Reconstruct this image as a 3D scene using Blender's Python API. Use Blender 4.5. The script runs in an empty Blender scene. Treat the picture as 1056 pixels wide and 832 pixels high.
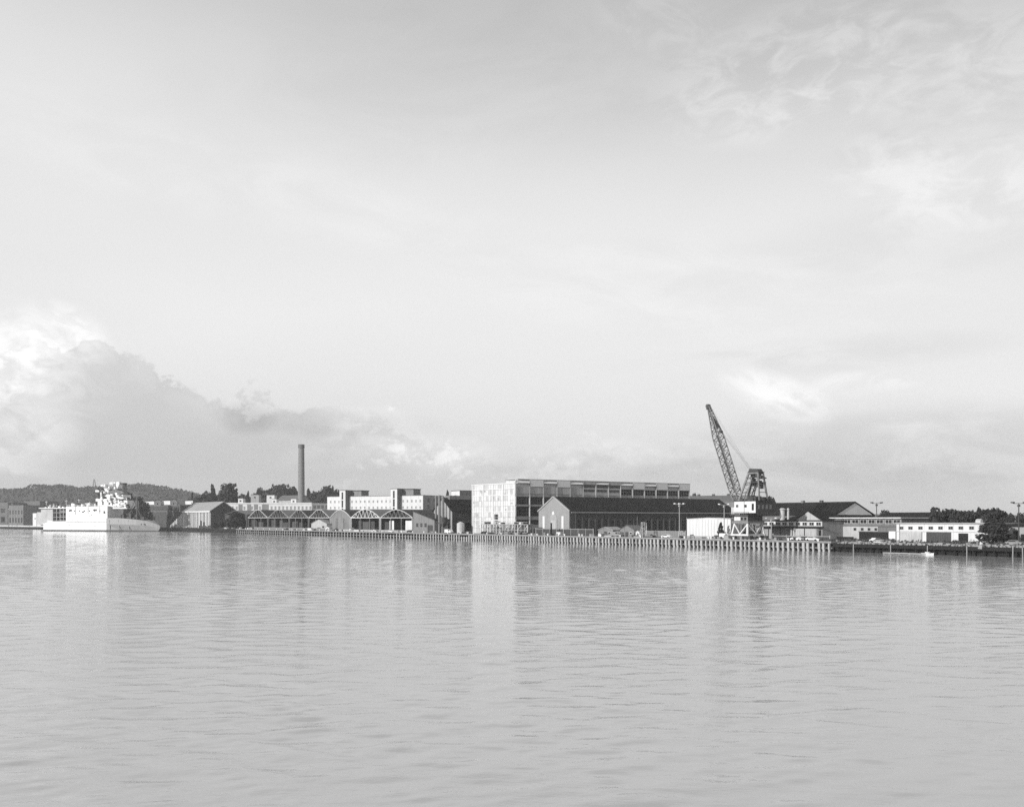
import bpy, math, random
import numpy as np
from mathutils import Vector, Matrix

random.seed(7)
SC = bpy.context.scene
COL = SC.collection

# ---------------------------------------------------------------- frame of reference
# World: X runs along the quay (to the right), Y inland, Z up. Water at z = 0, quay at z = 3.
F = 1035.0                      # focal length in pixels of the 1056 px wide photograph
CAM = Vector((236.3, -263.8, 10.0))
FW = Vector((-0.81915, 0.57358, 0))
RT = Vector((0.57358, 0.81915, 0))
HOR = 536.0
GZ = 3.0

# ---------------------------------------------------------------- camera
cd = bpy.data.cameras.new('camera')
cam = bpy.data.objects.new('camera', cd)
COL.objects.link(cam)
cam.location = CAM
cam.rotation_euler = (math.radians(90), 0, math.atan2(FW.y, FW.x) - math.pi / 2)
cd.sensor_width = 36.0
cd.lens = 36.0 * F / 1056.0
cd.shift_y = (HOR - 416.0) / 1056.0
cd.clip_start = 0.5
cd.clip_end = 30000
SC.camera = cam

# ---------------------------------------------------------------- sun, sky, exposure
SUN_EL, SUN_AZ = 15.0, -130.0         # azimuth from the viewing direction, to the left and behind
sd = RT * math.sin(math.radians(SUN_AZ)) + FW * math.cos(math.radians(SUN_AZ))
SUN_ROT = math.atan2(sd.x, sd.y)
sdir = (sd * math.cos(math.radians(SUN_EL)) + Vector((0, 0, math.sin(math.radians(SUN_EL))))).normalized()
ld = bpy.data.lights.new('sun', 'SUN')
ld.energy = 2.6
ld.angle = math.radians(0.6)
ld.color = (1.0, 0.995, 0.985)
sun = bpy.data.objects.new('sun', ld)
COL.objects.link(sun)
sun.rotation_euler = (-sdir).to_track_quat('-Z', 'Y').to_euler()
sun.location = (0, -200, 300)

SC.view_settings.view_transform = 'Standard'
SC.view_settings.look = 'None'
SC.view_settings.gamma = 1
SC.view_settings.use_curve_mapping = False
SC.view_settings.exposure = 0.72
SC.render.engine = 'CYCLES'
SC.cycles.use_denoising = False
SC.cycles.max_bounces = 6
SC.cycles.diffuse_bounces = 3
SC.cycles.glossy_bounces = 4
SC.cycles.volume_bounces = 0
SC.cycles.sample_clamp_indirect = 4


class G:
    """tiny helper for arithmetic in a node tree"""
    def __init__(s, nt):
        s.nt = nt

    def n(s, t, **kw):
        nd = s.nt.nodes.new(t)
        for k, v in kw.items():
            setattr(nd, k, v)
        return nd

    def put(s, sock, v):
        if v is None:
            return
        if isinstance(v, bpy.types.NodeSocket):
            s.nt.links.new(v, sock)
        else:
            sock.default_value = v

    def m(s, op, a, b=None, c=None, clamp=False):
        nd = s.n('ShaderNodeMath', operation=op, use_clamp=clamp)
        s.put(nd.inputs[0], a); s.put(nd.inputs[1], b); s.put(nd.inputs[2], c)
        return nd.outputs[0]

    def add(s, a, b): return s.m('ADD', a, b)
    def sub(s, a, b): return s.m('SUBTRACT', a, b)
    def mul(s, a, b): return s.m('MULTIPLY', a, b)

    def ss(s, v, lo, hi):
        nd = s.n('ShaderNodeMapRange', interpolation_type='SMOOTHSTEP')
        s.put(nd.inputs[0], v); s.put(nd.inputs[1], lo); s.put(nd.inputs[2], hi)
        return nd.outputs[0]

    def lin(s, v, a, b, c, d):
        nd = s.n('ShaderNodeMapRange')
        for i, q in enumerate((v, a, b, c, d)):
            s.put(nd.inputs[i], q)
        return nd.outputs[0]

    def comb(s, x, y, z=0.0):
        nd = s.n('ShaderNodeCombineXYZ')
        s.put(nd.inputs[0], x); s.put(nd.inputs[1], y); s.put(nd.inputs[2], z)
        return nd.outputs[0]

    def noise(s, vec, scale, detail=4.0, rough=0.55, dist=0.0):
        nd = s.n('ShaderNodeTexNoise')
        s.put(nd.inputs['Vector'], vec)
        nd.inputs['Scale'].default_value = scale
        nd.inputs['Detail'].default_value = detail
        nd.inputs['Roughness'].default_value = rough
        nd.inputs['Distortion'].default_value = dist
        return nd.outputs[0]

    def curve(s, v, pts):
        nd = s.n('ShaderNodeFloatCurve')
        c = nd.mapping.curves[0]
        while len(c.points) < len(pts):
            c.points.new(0.5, 0.5)
        for p, q in zip(c.points, pts):
            p.location = q
            p.handle_type = 'AUTO_CLAMPED'
        nd.mapping.update()
        s.put(nd.inputs['Value'], v)
        return nd.outputs[0]


world = bpy.data.worlds.new('World')
SC.world = world
world.use_nodes = True
wt = world.node_tree
g = G(wt)
bg = wt.nodes['Background']
bg.inputs[1].default_value = 0.15
sky = g.n('ShaderNodeTexSky')
sky.sky_type = 'NISHITA'
sky.sun_disc = False
sky.sun_elevation = math.radians(SUN_EL)
sky.sun_rotation = SUN_ROT
sky.air_density = 1.0
sky.dust_density = 1.5
bw = g.n('ShaderNodeRGBToBW')
wt.links.new(sky.outputs[0], bw.inputs[0])
tc = g.n('ShaderNodeTexCoord')
dirv = tc.outputs['Generated']


def dotc(v):
    nd = g.n('ShaderNodeVectorMath', operation='DOT_PRODUCT')
    wt.links.new(dirv, nd.inputs[0])
    nd.inputs[1].default_value = v
    return nd.outputs['Value']


r_, f_, z_ = dotc(RT), dotc(FW), dotc((0, 0, 1))
AZ = g.m('ARCTAN2', r_, f_)
EL = g.m('ARCSINE', z_)


def pa(px):
    return math.atan((px - 528) / F)


def pe(px, py):
    return math.atan((HOR - py) / F * math.cos(pa(px)))


# blue sky made monochrome, under a thin veil of high cloud that is thickest halfway up
sv = g.comb(AZ, g.mul(EL, 2.6))
big = g.noise(sv, 2.3, 4, 0.5, 0.3)
tilt = g.add(EL, g.mul(AZ, 0.13))
veil = g.curve(g.m('MULTIPLY', tilt, 1.25, None, True),
               [(0, 0.62), (0.06, 0.68), (0.14, 0.78), (0.24, 0.825), (0.36, 0.815), (0.47, 0.72), (0.56, 0.585), (0.68, 0.50), (1, 0.50)])
veil = g.add(veil, g.mul(g.sub(big, 0.5), 0.16))
leftglow = g.mul(g.ss(AZ, 0.15, -0.55), 0.05)
veil = g.add(veil, leftglow)
base = g.add(g.mul(g.m('MINIMUM', bw.outputs[0], 3.0), 0.30), g.mul(veil, 3.1))

# cumulus bank low in the left, thinning out to the right
prof = [(-80, 366), (0, 366), (40, 362), (100, 358), (140, 376), (180, 396), (215, 411), (245, 414), (270, 418), (300, 426), (340, 430),
        (395, 430), (430, 450), (470, 462), (520, 470), (570, 462), (640, 456), (700, 460), (760, 470), (830, 466), (900, 474), (1000, 482), (1080, 490)]
A0, A1, EM = pa(-80), pa(1080), 0.22
azn = g.m('MULTIPLY', g.sub(AZ, A0), 1.0 / (A1 - A0), None, True)
top = g.mul(g.curve(azn, [((pa(x) - A0) / (A1 - A0), pe(x, y) / EM) for x, y in prof]), EM)
cv = g.comb(AZ, g.mul(EL, 1.25), 0.3)
puff = g.sub(g.noise(cv, 26, 6, 0.6, 0.1), 0.5)
puff3 = g.sub(g.noise(cv, 75, 4, 0.6), 0.5)
puff2 = g.sub(g.noise(cv, 9, 3, 0.5), 0.5)
edge = g.add(g.add(g.sub(top, EL), g.mul(puff, 0.085)), g.add(g.mul(puff2, 0.045), g.mul(puff3, 0.022)))
soft = g.add(0.0025, g.mul(azn, 0.006))
cmask = g.ss(edge, g.mul(soft, -1.0), soft)
fadebot = g.ss(EL, 0.0, 0.055)
bank = g.mul(cmask, g.add(0.45, g.mul(fadebot, 0.55)))
strength = g.curve(azn, [(0, 0.13), (0.06, 0.15), (0.13, 0.215), (0.30, 0.215), (0.38, 0.175), (0.46, 0.115), (0.6, 0.105), (0.72, 0.09), (1, 0.12)])
inner = g.ss(edge, 0.004, 0.05)
rim = g.mul(g.mul(cmask, g.sub(1.0, inner)), g.ss(puff, -0.10, 0.16))
leftpuff = g.mul(g.ss(AZ, pa(90), pa(-10)), g.mul(cmask, g.ss(g.add(puff, puff2), 0.02, 0.22)))
rightpuff = g.mul(g.mul(g.ss(AZ, pa(310), pa(400)), g.ss(AZ, pa(720), pa(480))), g.mul(cmask, g.ss(g.add(g.add(puff, puff2), puff3), -0.06, 0.16)))
col = g.mul(base, g.sub(1.0, g.mul(bank, strength)))
col = g.add(col, g.mul(base, g.add(g.mul(rim, 0.11), g.add(g.mul(leftpuff, 0.26), g.mul(rightpuff, 0.20)))))


# separate clouds higher up: an ellipse of direction filled by wispy noise
def wisp(px, py, wx, wy, amt, scale, lo, hi, rot=0.0, stretch=2.0):
    a0, e0 = pa(px), pe(px, py)
    u, v = g.sub(AZ, a0), g.sub(EL, e0)
    c, s = math.cos(rot), math.sin(rot)
    uu = g.add(g.mul(u, c), g.mul(v, s))
    vv = g.sub(g.mul(v, c), g.mul(u, s))
    d = g.add(g.m('POWER', g.mul(uu, F / wx), 2.0), g.m('POWER', g.mul(vv, F / wy), 2.0))
    fall = g.ss(d, 1.0, 0.0)
    nz = g.noise(g.comb(uu, g.mul(vv, stretch), px * 0.01), scale, 6, 0.62, 0.6)
    return g.mul(g.mul(fall, g.ss(nz, lo, hi)), amt)


extra = wisp(830, 70, 190, 70, 0.19, 22, 0.40, 0.66, 0.12)
extra = g.add(extra, wisp(15, 385, 105, 75, 0.26, 22, 0.30, 0.62))
extra = g.add(extra, wisp(45, 448, 48, 30, 0.20, 26, 0.26, 0.5))
extra = g.add(extra, wisp(70, 345, 50, 32, 0.16, 30, 0.38, 0.62, -0.5))
extra = g.add(extra, wisp(398, 446, 62, 30, 0.12, 24, 0.34, 0.6, -0.2))
extra = g.add(extra, wisp(455, 468, 70, 24, 0.14, 26, 0.34, 0.6))
extra = g.add(extra, wisp(350, 468, 90, 22, 0.10, 22, 0.34, 0.6, 0.1))
extra = g.add(extra, wisp(620, 470, 90, 22, 0.11, 24, 0.36, 0.62))
extra = g.sub(extra, wisp(350, 437, 120, 17, 0.11, 14, 0.25, 0.5, 0.0, 3.0))
extra = g.sub(extra, wisp(640, 486, 180, 16, 0.07, 12, 0.25, 0.55, 0.0, 3.0))
extra = g.sub(extra, wisp(560, 60, 420, 120, 0.07, 5, 0.30, 0.62, 0.12, 2.5))
extra = g.sub(extra, wisp(930, 250, 200, 45, 0.05, 8, 0.35, 0.6, 0.05, 3.0))
extra = g.sub(extra, wisp(640, 280, 300, 40, 0.035, 7, 0.35, 0.6, -0.05, 3.0))
extra = g.add(extra, wisp(720, 300, 330, 60, 0.05, 9, 0.4, 0.65, -0.1, 3.0))
extra = g.add(extra, wisp(250, 190, 380, 50, 0.045, 8, 0.4, 0.65, -0.16, 3.0))
extra = g.sub(extra, wisp(254, 432, 34, 20, 0.16, 6, -0.2, 0.1))
extra = g.add(extra, wisp(1010, 60, 130, 70, 0.15, 17, 0.36, 0.62))
extra = g.add(extra, wisp(680, 20, 80, 40, 0.11, 18, 0.42, 0.66, -0.3))
extra = g.add(extra, wisp(985, 190, 115, 60, 0.14, 16, 0.36, 0.60))
extra = g.add(extra, wisp(905, 160, 60, 26, 0.13, 20, 0.40, 0.66, 0.2))
extra = g.add(extra, wisp(800, 408, 70, 26, 0.22, 18, 0.30, 0.56, -0.38))
extra = g.add(extra, wisp(870, 398, 110, 16, 0.10, 13, 0.38, 0.62, 0.10))
extra = g.sub(extra, wisp(840, 366, 220, 22, 0.08, 9, 0.36, 0.6, 0.02, 3.0))
extra = g.sub(extra, wisp(930, 470, 300, 60, 0.19, 7, 0.30, 0.6, 0.0, 3.0))
extra = g.sub(extra, wisp(1000, 120, 160, 50, 0.07, 9, 0.35, 0.6, 0.1))
col = g.mul(col, g.add(1.0, extra))
# the sky behind the camera is a little darker
back = g.ss(f_, -0.2, 0.6)
col = g.mul(col, g.add(0.95, g.mul(back, 0.05)))
gz = g.comb(col, col, col)
wt.links.new(gz, bg.inputs[0])

# ---------------------------------------------------------------- placing things


def at_d(px, d):
    p = CAM + RT * ((px - 528) / F * d) + FW * d
    return p.x, p.y


def at_s(px, s):
    dv = FW + RT * ((px - 528) / F)
    t = (s - CAM.y) / dv.y
    return CAM.x + t * dv.x, t


def y_on(px, x):
    dv = FW + RT * ((px - 528) / F)
    t = (x - CAM.x) / dv.x
    return CAM.y + t * dv.y, t


def zz(py, d):
    return 10.0 + (HOR - py) / F * d


# ---------------------------------------------------------------- materials
MATS = {}


def mat(name, val, rough=0.8, var=0.18, scale=0.35, streak=0.0, corr=0.0, corr_axis='x', brick=False, spec=0.3, bump=0.0):
    if name in MATS:
        return MATS[name]
    m = bpy.data.materials.new(name)
    m.use_nodes = True
    nt = m.node_tree
    q = G(nt)
    b = nt.nodes['Principled BSDF']
    b.inputs['Roughness'].default_value = rough
    b.inputs['Specular IOR Level'].default_value = spec
    t = q.n('ShaderNodeTexCoord').outputs['Object']
    n1 = q.noise(t, scale, 5, 0.6)
    v = q.add(1.0, q.mul(q.sub(n1, 0.5), var * 2.4))
    sep = q.n('ShaderNodeSeparateXYZ')
    nt.links.new(t, sep.inputs[0])
    if streak:
        mp = q.n('ShaderNodeMapping')
        mp.inputs['Scale'].default_value = (1.6, 1.6, 0.07)
        nt.links.new(t, mp.inputs[0])
        v = q.mul(v, q.sub(1.0, q.mul(q.ss(q.noise(mp.outputs[0], 1.0, 4, 0.6), 0.48, 0.75), streak)))
    if brick:
        bt = q.n('ShaderNodeTexBrick')
        nt.links.new(q.comb(q.add(sep.outputs[0], sep.outputs[1]), sep.outputs[2]), bt.inputs['Vector'])
        bt.inputs['Scale'].default_value = 1.6
        bt.inputs['Color1'].default_value = (1, 1, 1, 1)
        bt.inputs['Color2'].default_value = (0.72, 0.72, 0.72, 1)
        bt.inputs['Mortar'].default_value = (1.35, 1.35, 1.35, 1)
        v = q.mul(v, q.m('MULTIPLY', bt.outputs['Color'], 1.0))
    if corr:
        w = q.m('SINE', q.mul(q.add(sep.outputs[0], sep.outputs[1]) if corr_axis == 'x' else sep.outputs[2], 2 * math.pi / corr))
        bp = q.n('ShaderNodeBump')
        bp.inputs['Strength'].default_value = 0.6
        bp.inputs['Distance'].default_value = 0.05
        nt.links.new(w, bp.inputs['Height'])
        nt.links.new(bp.outputs[0], b.inputs['Normal'])
    elif bump:
        bp = q.n('ShaderNodeBump')
        bp.inputs['Strength'].default_value = 0.7
        bp.inputs['Distance'].default_value = bump
        nt.links.new(q.noise(t, scale * 6, 4, 0.6), bp.inputs['Height'])
        nt.links.new(bp.outputs[0], b.inputs['Normal'])
    c = q.mul(v, val)
    cc = q.m('MINIMUM', c, 0.85)
    nt.links.new(q.comb(cc, cc, cc), b.inputs['Base Color'])
    MATS[name] = m
    return m


white = mat('white_paint', 0.62, 0.6, 0.10, 0.15, 0.25)
concrete_white = mat('whitewashed_concrete', 0.60, 0.8, 0.2, 0.12, 0.35)
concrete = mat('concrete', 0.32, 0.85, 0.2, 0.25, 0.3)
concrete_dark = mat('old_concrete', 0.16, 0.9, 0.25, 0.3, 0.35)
pile_mat = mat('pile_concrete', 0.36, 0.8, 0.25, 0.5, 0.3)
timber_dark = mat('tarred_timber', 0.016, 0.95, 0.3, 0.6, 0.3)
timber_pale = mat('weathered_timber', 0.30, 0.85, 0.25, 0.8, 0.4)
tar = mat('tar_roof', 0.018, 0.95, 0.7, 0.09, 0.0, 0, spec=0.1, bump=0.05)
roof_dark = mat('dark_sheet_roof', 0.035, 0.85, 0.25, 0.1, 0.2, 0.9)
roof_grey = mat('grey_sheet_roof', 0.15, 0.7, 0.22, 0.1, 0.25, 0.9)
roof_pale = mat('pale_sheet_roof', 0.32, 0.6, 0.18, 0.1, 0.25, 0.9)
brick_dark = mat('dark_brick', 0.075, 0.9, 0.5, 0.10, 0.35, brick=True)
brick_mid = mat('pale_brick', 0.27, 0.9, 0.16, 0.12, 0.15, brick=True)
brick_chim = mat('chimney_brick', 0.22, 0.9, 0.2, 0.08, 0.3, brick=True)
sheet_grey = mat('grey_corrugated_sheet', 0.20, 0.65, 0.25, 0.2, 0.4, 0.8)
sheet_dark = mat('dark_corrugated_sheet', 0.055, 0.7, 0.3, 0.2, 0.4, 0.8)
sheet_pale = mat('pale_corrugated_sheet', 0.42, 0.6, 0.2, 0.2, 0.4, 0.8)
steel_dark = mat('dark_steel', 0.05, 0.6, 0.3, 0.6, 0.2)
steel_grey = mat('grey_steel', 0.18, 0.55, 0.25, 0.6, 0.3)
steel_pale = mat('pale_steel', 0.50, 0.5, 0.2, 0.6, 0.3)
glass = mat('window_glass', 0.025, 0.15, 0.5, 0.4, spec=0.5)
blind = mat('window_blind', 0.22, 0.5, 0.3, 0.8)
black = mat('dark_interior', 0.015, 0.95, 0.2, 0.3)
rubber = mat('rubber', 0.02, 0.9, 0.2, 1)
chrome_white = mat('white_car_paint', 0.75, 0.3, 0.03, 0.3, spec=0.5)
car_grey = mat('grey_car_paint', 0.25, 0.3, 0.03, 0.3, spec=0.5)
car_dark = mat('dark_car_paint', 0.03, 0.25, 0.03, 0.3, spec=0.5)
hull_white = mat('ship_paint', 0.74, 0.42, 0.12, 0.10, 0.26, spec=0.5)
hull_grey = mat('ship_grey_and_bow_shade', 0.28, 0.5, 0.15, 0.15, 0.3, spec=0.4)
bark = mat('bark', 0.07, 0.95, 0.3, 2)
rubble_mat = mat('rubble_stone', 0.28, 0.95, 0.5, 1.2, bump=0.2)
ground_mat = mat('yard_ground', 0.13, 0.95, 0.35, 0.03, bump=0.02)
weed = mat('dry_weeds', 0.07, 0.95, 0.5, 0.8)


def leaf_mat(name, val):
    m = mat(name, val, 0.9, 0.5, 0.25, spec=0.08)
    return m


leaf_a, leaf_b, leaf_c = leaf_mat('leaves_dark', 0.04), leaf_mat('leaves_mid', 0.055), leaf_mat('leaves_light', 0.085)

# ---------------------------------------------------------------- mesh builder


class MB:
    def __init__(s):
        s.v, s.f, s.mi, s.cur = [], [], [], 0

    def poly(s, pts):
        i = len(s.v)
        s.v += [tuple(p) for p in pts]
        s.f.append(tuple(range(i, i + len(pts))))
        s.mi.append(s.cur)

    def hexa(s, p):
        i = len(s.v)
        s.v += [tuple(q) for q in p]
        for f in ((0, 3, 2, 1), (4, 5, 6, 7), (0, 1, 5, 4), (1, 2, 6, 5), (2, 3, 7, 6), (3, 0, 4, 7)):
            s.f.append(tuple(i + k for k in f)); s.mi.append(s.cur)

    def box(s, x0, x1, y0, y1, z0, z1):
        s.hexa([(x0, y0, z0), (x1, y0, z0), (x1, y1, z0), (x0, y1, z0), (x0, y0, z1), (x1, y0, z1), (x1, y1, z1), (x0, y1, z1)])
        return s

    def prism(s, prof, axis, lo, hi):
        """prof: (a, z) outline, swept along axis ('x': a is y; 'y': a is x)"""
        i, n = len(s.v), len(prof)
        for t in (lo, hi):
            s.v += [((t, a, z) if axis == 'x' else (a, t, z)) for a, z in prof]
        s.f.append(tuple(i + k for k in range(n))); s.mi.append(s.cur)
        s.f.append(tuple(i + n + k for k in reversed(range(n)))); s.mi.append(s.cur)
        for k in range(n):
            k2 = (k + 1) % n
            s.f.append((i + k, i + n + k, i + n + k2, i + k2)); s.mi.append(s.cur)
        return s

    def bar(s, p, q, w, h=None):
        h = h or w
        p, q = Vector(p), Vector(q)
        d = (q - p).normalized()
        up = Vector((0, 0, 1)) if abs(d.z) < 0.95 else Vector((0, 1, 0))
        a = d.cross(up).normalized() * (w / 2)
        b = a.cross(d).normalized() * (h / 2)
        s.hexa([p - a - b, p + a - b, p + a + b, p - a + b, q - a - b, q + a - b, q + a + b, q - a + b])
        return s

    def tube(s, p, q, r0, r1=None, n=10):
        r1 = r0 if r1 is None else r1
        p, q = Vector(p), Vector(q)
        d = (q - p).normalized()
        up = Vector((0, 0, 1)) if abs(d.z) < 0.95 else Vector((0, 1, 0))
        a = d.cross(up).normalized()
        b = a.cross(d).normalized()
        i = len(s.v)
        for c, r in ((p, r0), (q, r1)):
            for k in range(n):
                t = 2 * math.pi * k / n
                s.v.append(tuple(c + a * (math.cos(t) * r) + b * (math.sin(t) * r)))
        for k in range(n):
            k2 = (k + 1) % n
            s.f.append((i + k, i + k2, i + n + k2, i + n + k)); s.mi.append(s.cur)
        s.f.append(tuple(i + k for k in reversed(range(n)))); s.mi.append(s.cur)
        s.f.append(tuple(i + n + k for k in range(n))); s.mi.append(s.cur)
        return s

    def loft(s, rings, cap=True):
        i, n = len(s.v), len(rings[0])
        for r in rings:
            s.v += [tuple(p) for p in r]
        for j in range(len(rings) - 1):
            for k in range(n):
                k2 = (k + 1) % n
                s.f.append((i + j * n + k, i + j * n + k2, i + (j + 1) * n + k2, i + (j + 1) * n + k)); s.mi.append(s.cur)
        if cap:
            s.f.append(tuple(i + k for k in reversed(range(n)))); s.mi.append(s.cur)
            s.f.append(tuple(i + (len(rings) - 1) * n + k for k in range(n))); s.mi.append(s.cur)
        return s

    def mesh(s, name, mats, off=(0, 0, 0), smooth=False):
        me = bpy.data.meshes.new(name)
        ox, oy, oz = off
        me.from_pydata([(x - ox, y - oy, z - oz) for x, y, z in s.v], [], s.f)
        for m in (mats if isinstance(mats, (list, tuple)) else [mats]):
            me.materials.append(m)
        if any(s.mi):
            me.polygons.foreach_set('material_index', s.mi)
        import bmesh
        bm = bmesh.new()
        bm.from_mesh(me)
        if not getattr(s, 'open', False):
            bmesh.ops.recalc_face_normals(bm, faces=bm.faces)
        bm.to_mesh(me)
        bm.free()
        if smooth:
            me.polygons.foreach_set('use_smooth', [True] * len(me.polygons))
        me.update()
        return me


def link(name, me, parent=None):
    o = bpy.data.objects.new(name, me)
    COL.objects.link(o)
    if parent is not None:
        o.parent = parent
    return o


def tag(o, label=None, cat=None, group=None, kind=None):
    if label: o['label'] = label
    if cat: o['category'] = cat
    if group: o['group'] = group
    if kind: o['kind'] = kind
    return o


def thing(name, label, cat, loc, rz=0.0, group=None):
    o = link(name, None)
    o.location = loc
    o.rotation_euler = (0, 0, rz)
    return tag(o, label, cat, group)


def part(name, mb, mats, parent, off=(0, 0, 0), smooth=False):
    return link(name, mb.mesh(name, mats, off, smooth), parent)


def single(name, mb, mats, loc, label, cat, group=None, rz=0.0, smooth=False):
    o = link(name, mb.mesh(name, mats, (0, 0, 0), smooth))
    o.location = loc
    o.rotation_euler = (0, 0, rz)
    return tag(o, label, cat, group)


def copy_tree(o, parent=None):
    c = o.copy()
    COL.objects.link(c)
    c.parent = parent
    for ch in list(o.children):
        copy_tree(ch, c)
    return c


# windows: a frame with a pane as its child, meshes shared between equal ones
WCACHE = {}
FACES = {'front': 0.0, 'right': math.pi / 2, 'back': math.pi, 'left': -math.pi / 2}


def window(parent, face, x, y, z, w, h, fm=None, gm=None, nx=2, nz=2, name='window', fw=0.12):
    """centre-bottom at local x, y, z on a wall facing `face`"""
    fm, gm = fm or steel_pale, gm or glass
    key = (round(w, 2), round(h, 2), fm.name, gm.name, nx, nz, fw)
    if key not in WCACHE:
        a, b = MB(), MB()
        a.box(-w / 2 - fw, -w / 2, -0.10, 0.02, -fw, h + fw).box(w / 2, w / 2 + fw, -0.10, 0.02, -fw, h + fw)
        a.box(-w / 2, w / 2, -0.10, 0.02, -fw, 0).box(-w / 2, w / 2, -0.10, 0.02, h, h + fw)
        bw_ = min(0.09, fw)
        for i in range(1, nx):
            c = -w / 2 + w * i / nx
            a.box(c - bw_ / 2, c + bw_ / 2, -0.09, -0.035, 0, h)
        for i in range(1, nz):
            c = h * i / nz
            a.box(-w / 2, w / 2, -0.085, -0.04, c - bw_ / 2, c + bw_ / 2)
        b.box(-w / 2, w / 2, -0.03, 0.02, 0, h)
        WCACHE[key] = (a.mesh(name, fm), b.mesh('pane', gm))
    fme, gme = WCACHE[key]
    o = link(name, fme, parent)
    o.location = (x, y, z)
    o.rotation_euler = (0, 0, FACES[face])
    link('pane', gme, o)
    return o


def gable_roof(x0, x1, y0, y1, ze, zr, axis, ov=0.6, th=0.3):
    mb = MB()
    a0, a1 = (y0, y1) if axis == 'x' else (x0, x1)
    lo, hi = (x0 - ov, x1 + ov) if axis == 'x' else (y0 - ov, y1 + ov)
    mid = (a0 + a1) / 2
    sl = (zr - ze) / (mid - a0)
    e = 0.02
    mb.prism([(a0 - ov, ze - sl * ov + e), (mid, zr + e), (a1 + ov, ze - sl * ov + e),
              (a1 + ov, ze - sl * ov + e + th), (mid, zr + e + th * 1.1), (a0 - ov, ze - sl * ov + e + th)], axis, lo, hi)
    return mb


def gable_wall(x0, x1, y0, y1, z0, ze, zr, axis):
    a0, a1 = (y0, y1) if axis == 'x' else (x0, x1)
    lo, hi = (x0, x1) if axis == 'x' else (y0, y1)
    return MB().prism([(a0, z0), (a1, z0), (a1, ze), ((a0 + a1) / 2, zr), (a0, ze)], axis, lo, hi)


#LARGE
# ================================================================ water, ground, hills, haze
def water_material():
    m = bpy.data.materials.new('river_water')
    m.use_nodes = True
    nt = m.node_tree
    q = G(nt)
    b = nt.nodes['Principled BSDF']
    b.inputs['Base Color'].default_value = (0.41, 0.41, 0.41, 1)
    b.inputs['Roughness'].default_value = 0.05
    b.inputs['IOR'].default_value = 2.8
    b.inputs['Specular IOR Level'].default_value = 0.5
    t = q.n('ShaderNodeTexCoord').outputs['Object']

    def mapped(rot, sx, sy):
        mp = q.n('ShaderNodeMapping')
        mp.inputs['Rotation'].default_value = (0, 0, rot)
        mp.inputs['Scale'].default_value = (sx, sy, 1)
        nt.links.new(t, mp.inputs[0])
        mp.inputs['Scale'].default_value = (1, 1, 1)
        m2 = q.n('ShaderNodeMapping')
        m2.inputs['Scale'].default_value = (sx, sy, 1)
        nt.links.new(mp.outputs[0], m2.inputs[0])
        return m2.outputs[0]
    fa = math.atan2(FW.y, FW.x)
    calm = q.ss(q.noise(mapped(-fa + 0.2, 0.016, 0.004), 1.0, 4, 0.6, 0.4), 0.36, 0.64)
    h1 = q.mul(q.noise(mapped(-fa + 0.06, 0.20, 0.05), 1.0, 3, 0.55), 0.05)
    h2 = q.mul(q.noise(mapped(-fa - 0.10, 0.9, 0.30), 1.0, 4, 0.55), 0.030)
    h3 = q.mul(q.noise(mapped(-fa + 0.18, 3.6, 1.2), 1.0, 3, 0.55), 0.014)
    h4 = q.mul(q.noise(mapped(-fa + 0.1, 9.0, 3.5), 1.0, 2, 0.5), 0.006)
    h = q.add(h1, q.mul(q.add(q.add(h2, h4), h3), q.add(0.55, q.mul(calm, 0.75))))
    bp = q.n('ShaderNodeBump')
    bp.inputs['Strength'].default_value = 1.0
    bp.inputs['Distance'].default_value = 1.0
    bp.inputs['Filter Width'].default_value = 0.02
    nt.links.new(h, bp.inputs['Height'])
    nt.links.new(bp.outputs[0], b.inputs['Normal'])
    return m


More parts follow.
